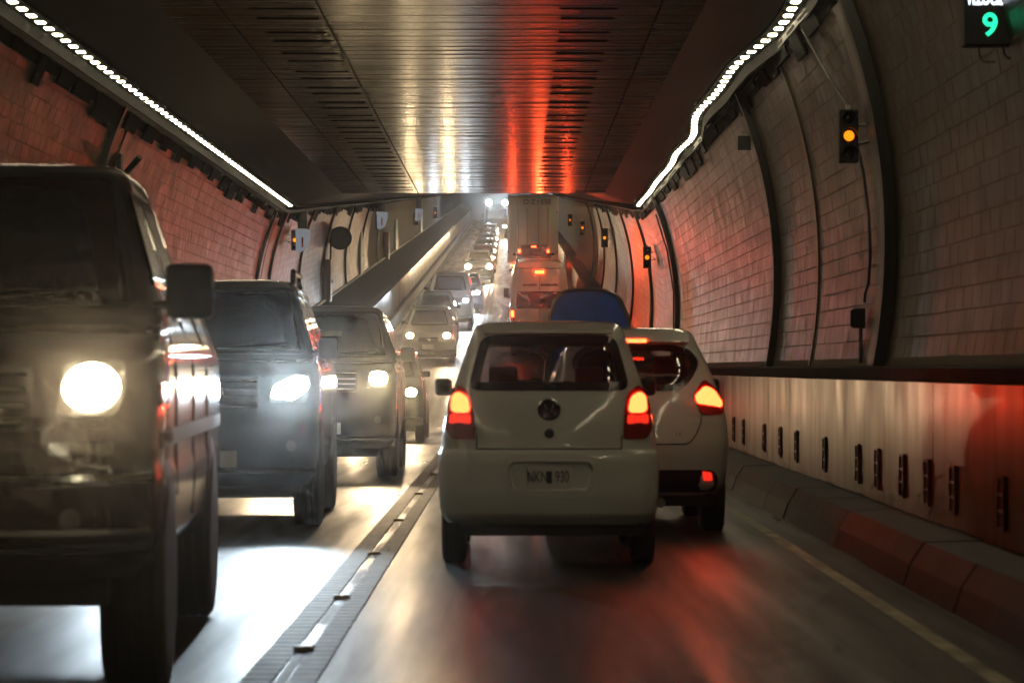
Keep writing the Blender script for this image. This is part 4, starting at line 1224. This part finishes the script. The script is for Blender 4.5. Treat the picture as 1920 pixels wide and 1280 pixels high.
def box_truck():
    root = empty('box_truck'); tag(root, 'tall pale box truck with faded lettering filling the lane up to the ceiling', 'truck')
    W, H, D = 1.5, 5.0, 9.0
    MB().box(-W, W, 0, D, 1.0, H, .05).build('cargo_box', 'truck_box', root)
    for sg in (-1, 1):
        d = MB().box(min(sg*.02, sg*(W-.06)), max(sg*.02, sg*(W-.06)), -.03, .02, 1.1, H - .62, .01).build('rear_door', 'truck_box', root)
        for xx in (.35, .9): MB().tube([(sg*xx, -.05, 1.15), (sg*xx, -.05, H - .65)], .022, 6).build('lock_rod', 'steel', d)
        for zz in (1.6, 2.8, 4.0): MB().box(sg*(W-.02) - .05, sg*(W-.02) + .03, -.05, .0, zz, zz + .12).build('hinge', 'steel', d)
        MB().box(sg*(W + .012) - .03, sg*(W + .012) + .03, -.03, .03, 1.0, H).build('corner_post', 'truck_box', root)
        MB().box(sg*1.2 - .16, sg*1.2 + .16, -.04, .0, .78, .92, .01).build('tail_light', 'brake', root)
        MB().box(sg*(W+.15) - .08, sg*(W+.15) + .08, 9.6, 9.7, 2.2, 2.8, .02).build('mirror', 'black', root)
    MB().box(-W + .04, W - .04, -.035, .0, H - .58, H - .04).build('header_panel', 'truck_box', root)
    text('O Z I ESE', .42, 'panel_joint', root, (.25, -.045, H - .33), sx=1.0, name='lettering', extrude=.003)
    MB().box(-1.2, 1.2, .1, 9.5, .7, 1.0).build('chassis', 'black', root)
    MB().box(-1.3, 1.3, 9.25, 11.2, .7, 3.6, .15).build('cab', 'paint_white', root)
    MB().box(-1.3, 1.3, -.02, .08, .5, .66).build('underrun_bar', 'steel', root)
    wheels(root, 1.3, (1.6, 2.9, 10.3), .5, .32)
    plate(root, lambda x, z: (Vector((x, .0, z)), None), 0, .85, .34, .15)
    place(root, 1.27, 155.5, 11, False)
box_truck()
# ------------------------------------------------------------------ added haze filling the tunnel, imitating glare around the lamps
hz = MB().box(-9.5, 7.0, -34, 332, -1.0, 34.0).build('glare_haze', None); hz['kind'] = 'stuff'
hm = bpy.data.materials.new('glare_haze'); hm.use_nodes = True
hn = hm.node_tree; hn.nodes.remove(hn.nodes['Principled BSDF'])
pv = hn.nodes.new('ShaderNodeVolumePrincipled')
pv.inputs['Color'].default_value = (0.9, 0.9, 0.88, 1)
pv.inputs['Density'].default_value = 0.00058
pv.inputs['Anisotropy'].default_value = 0.975
hn.links.new(pv.outputs[0], hn.nodes['Material Output'].inputs['Volume'])
hz.data.materials.append(hm)
print('objects', len(bpy.data.objects))
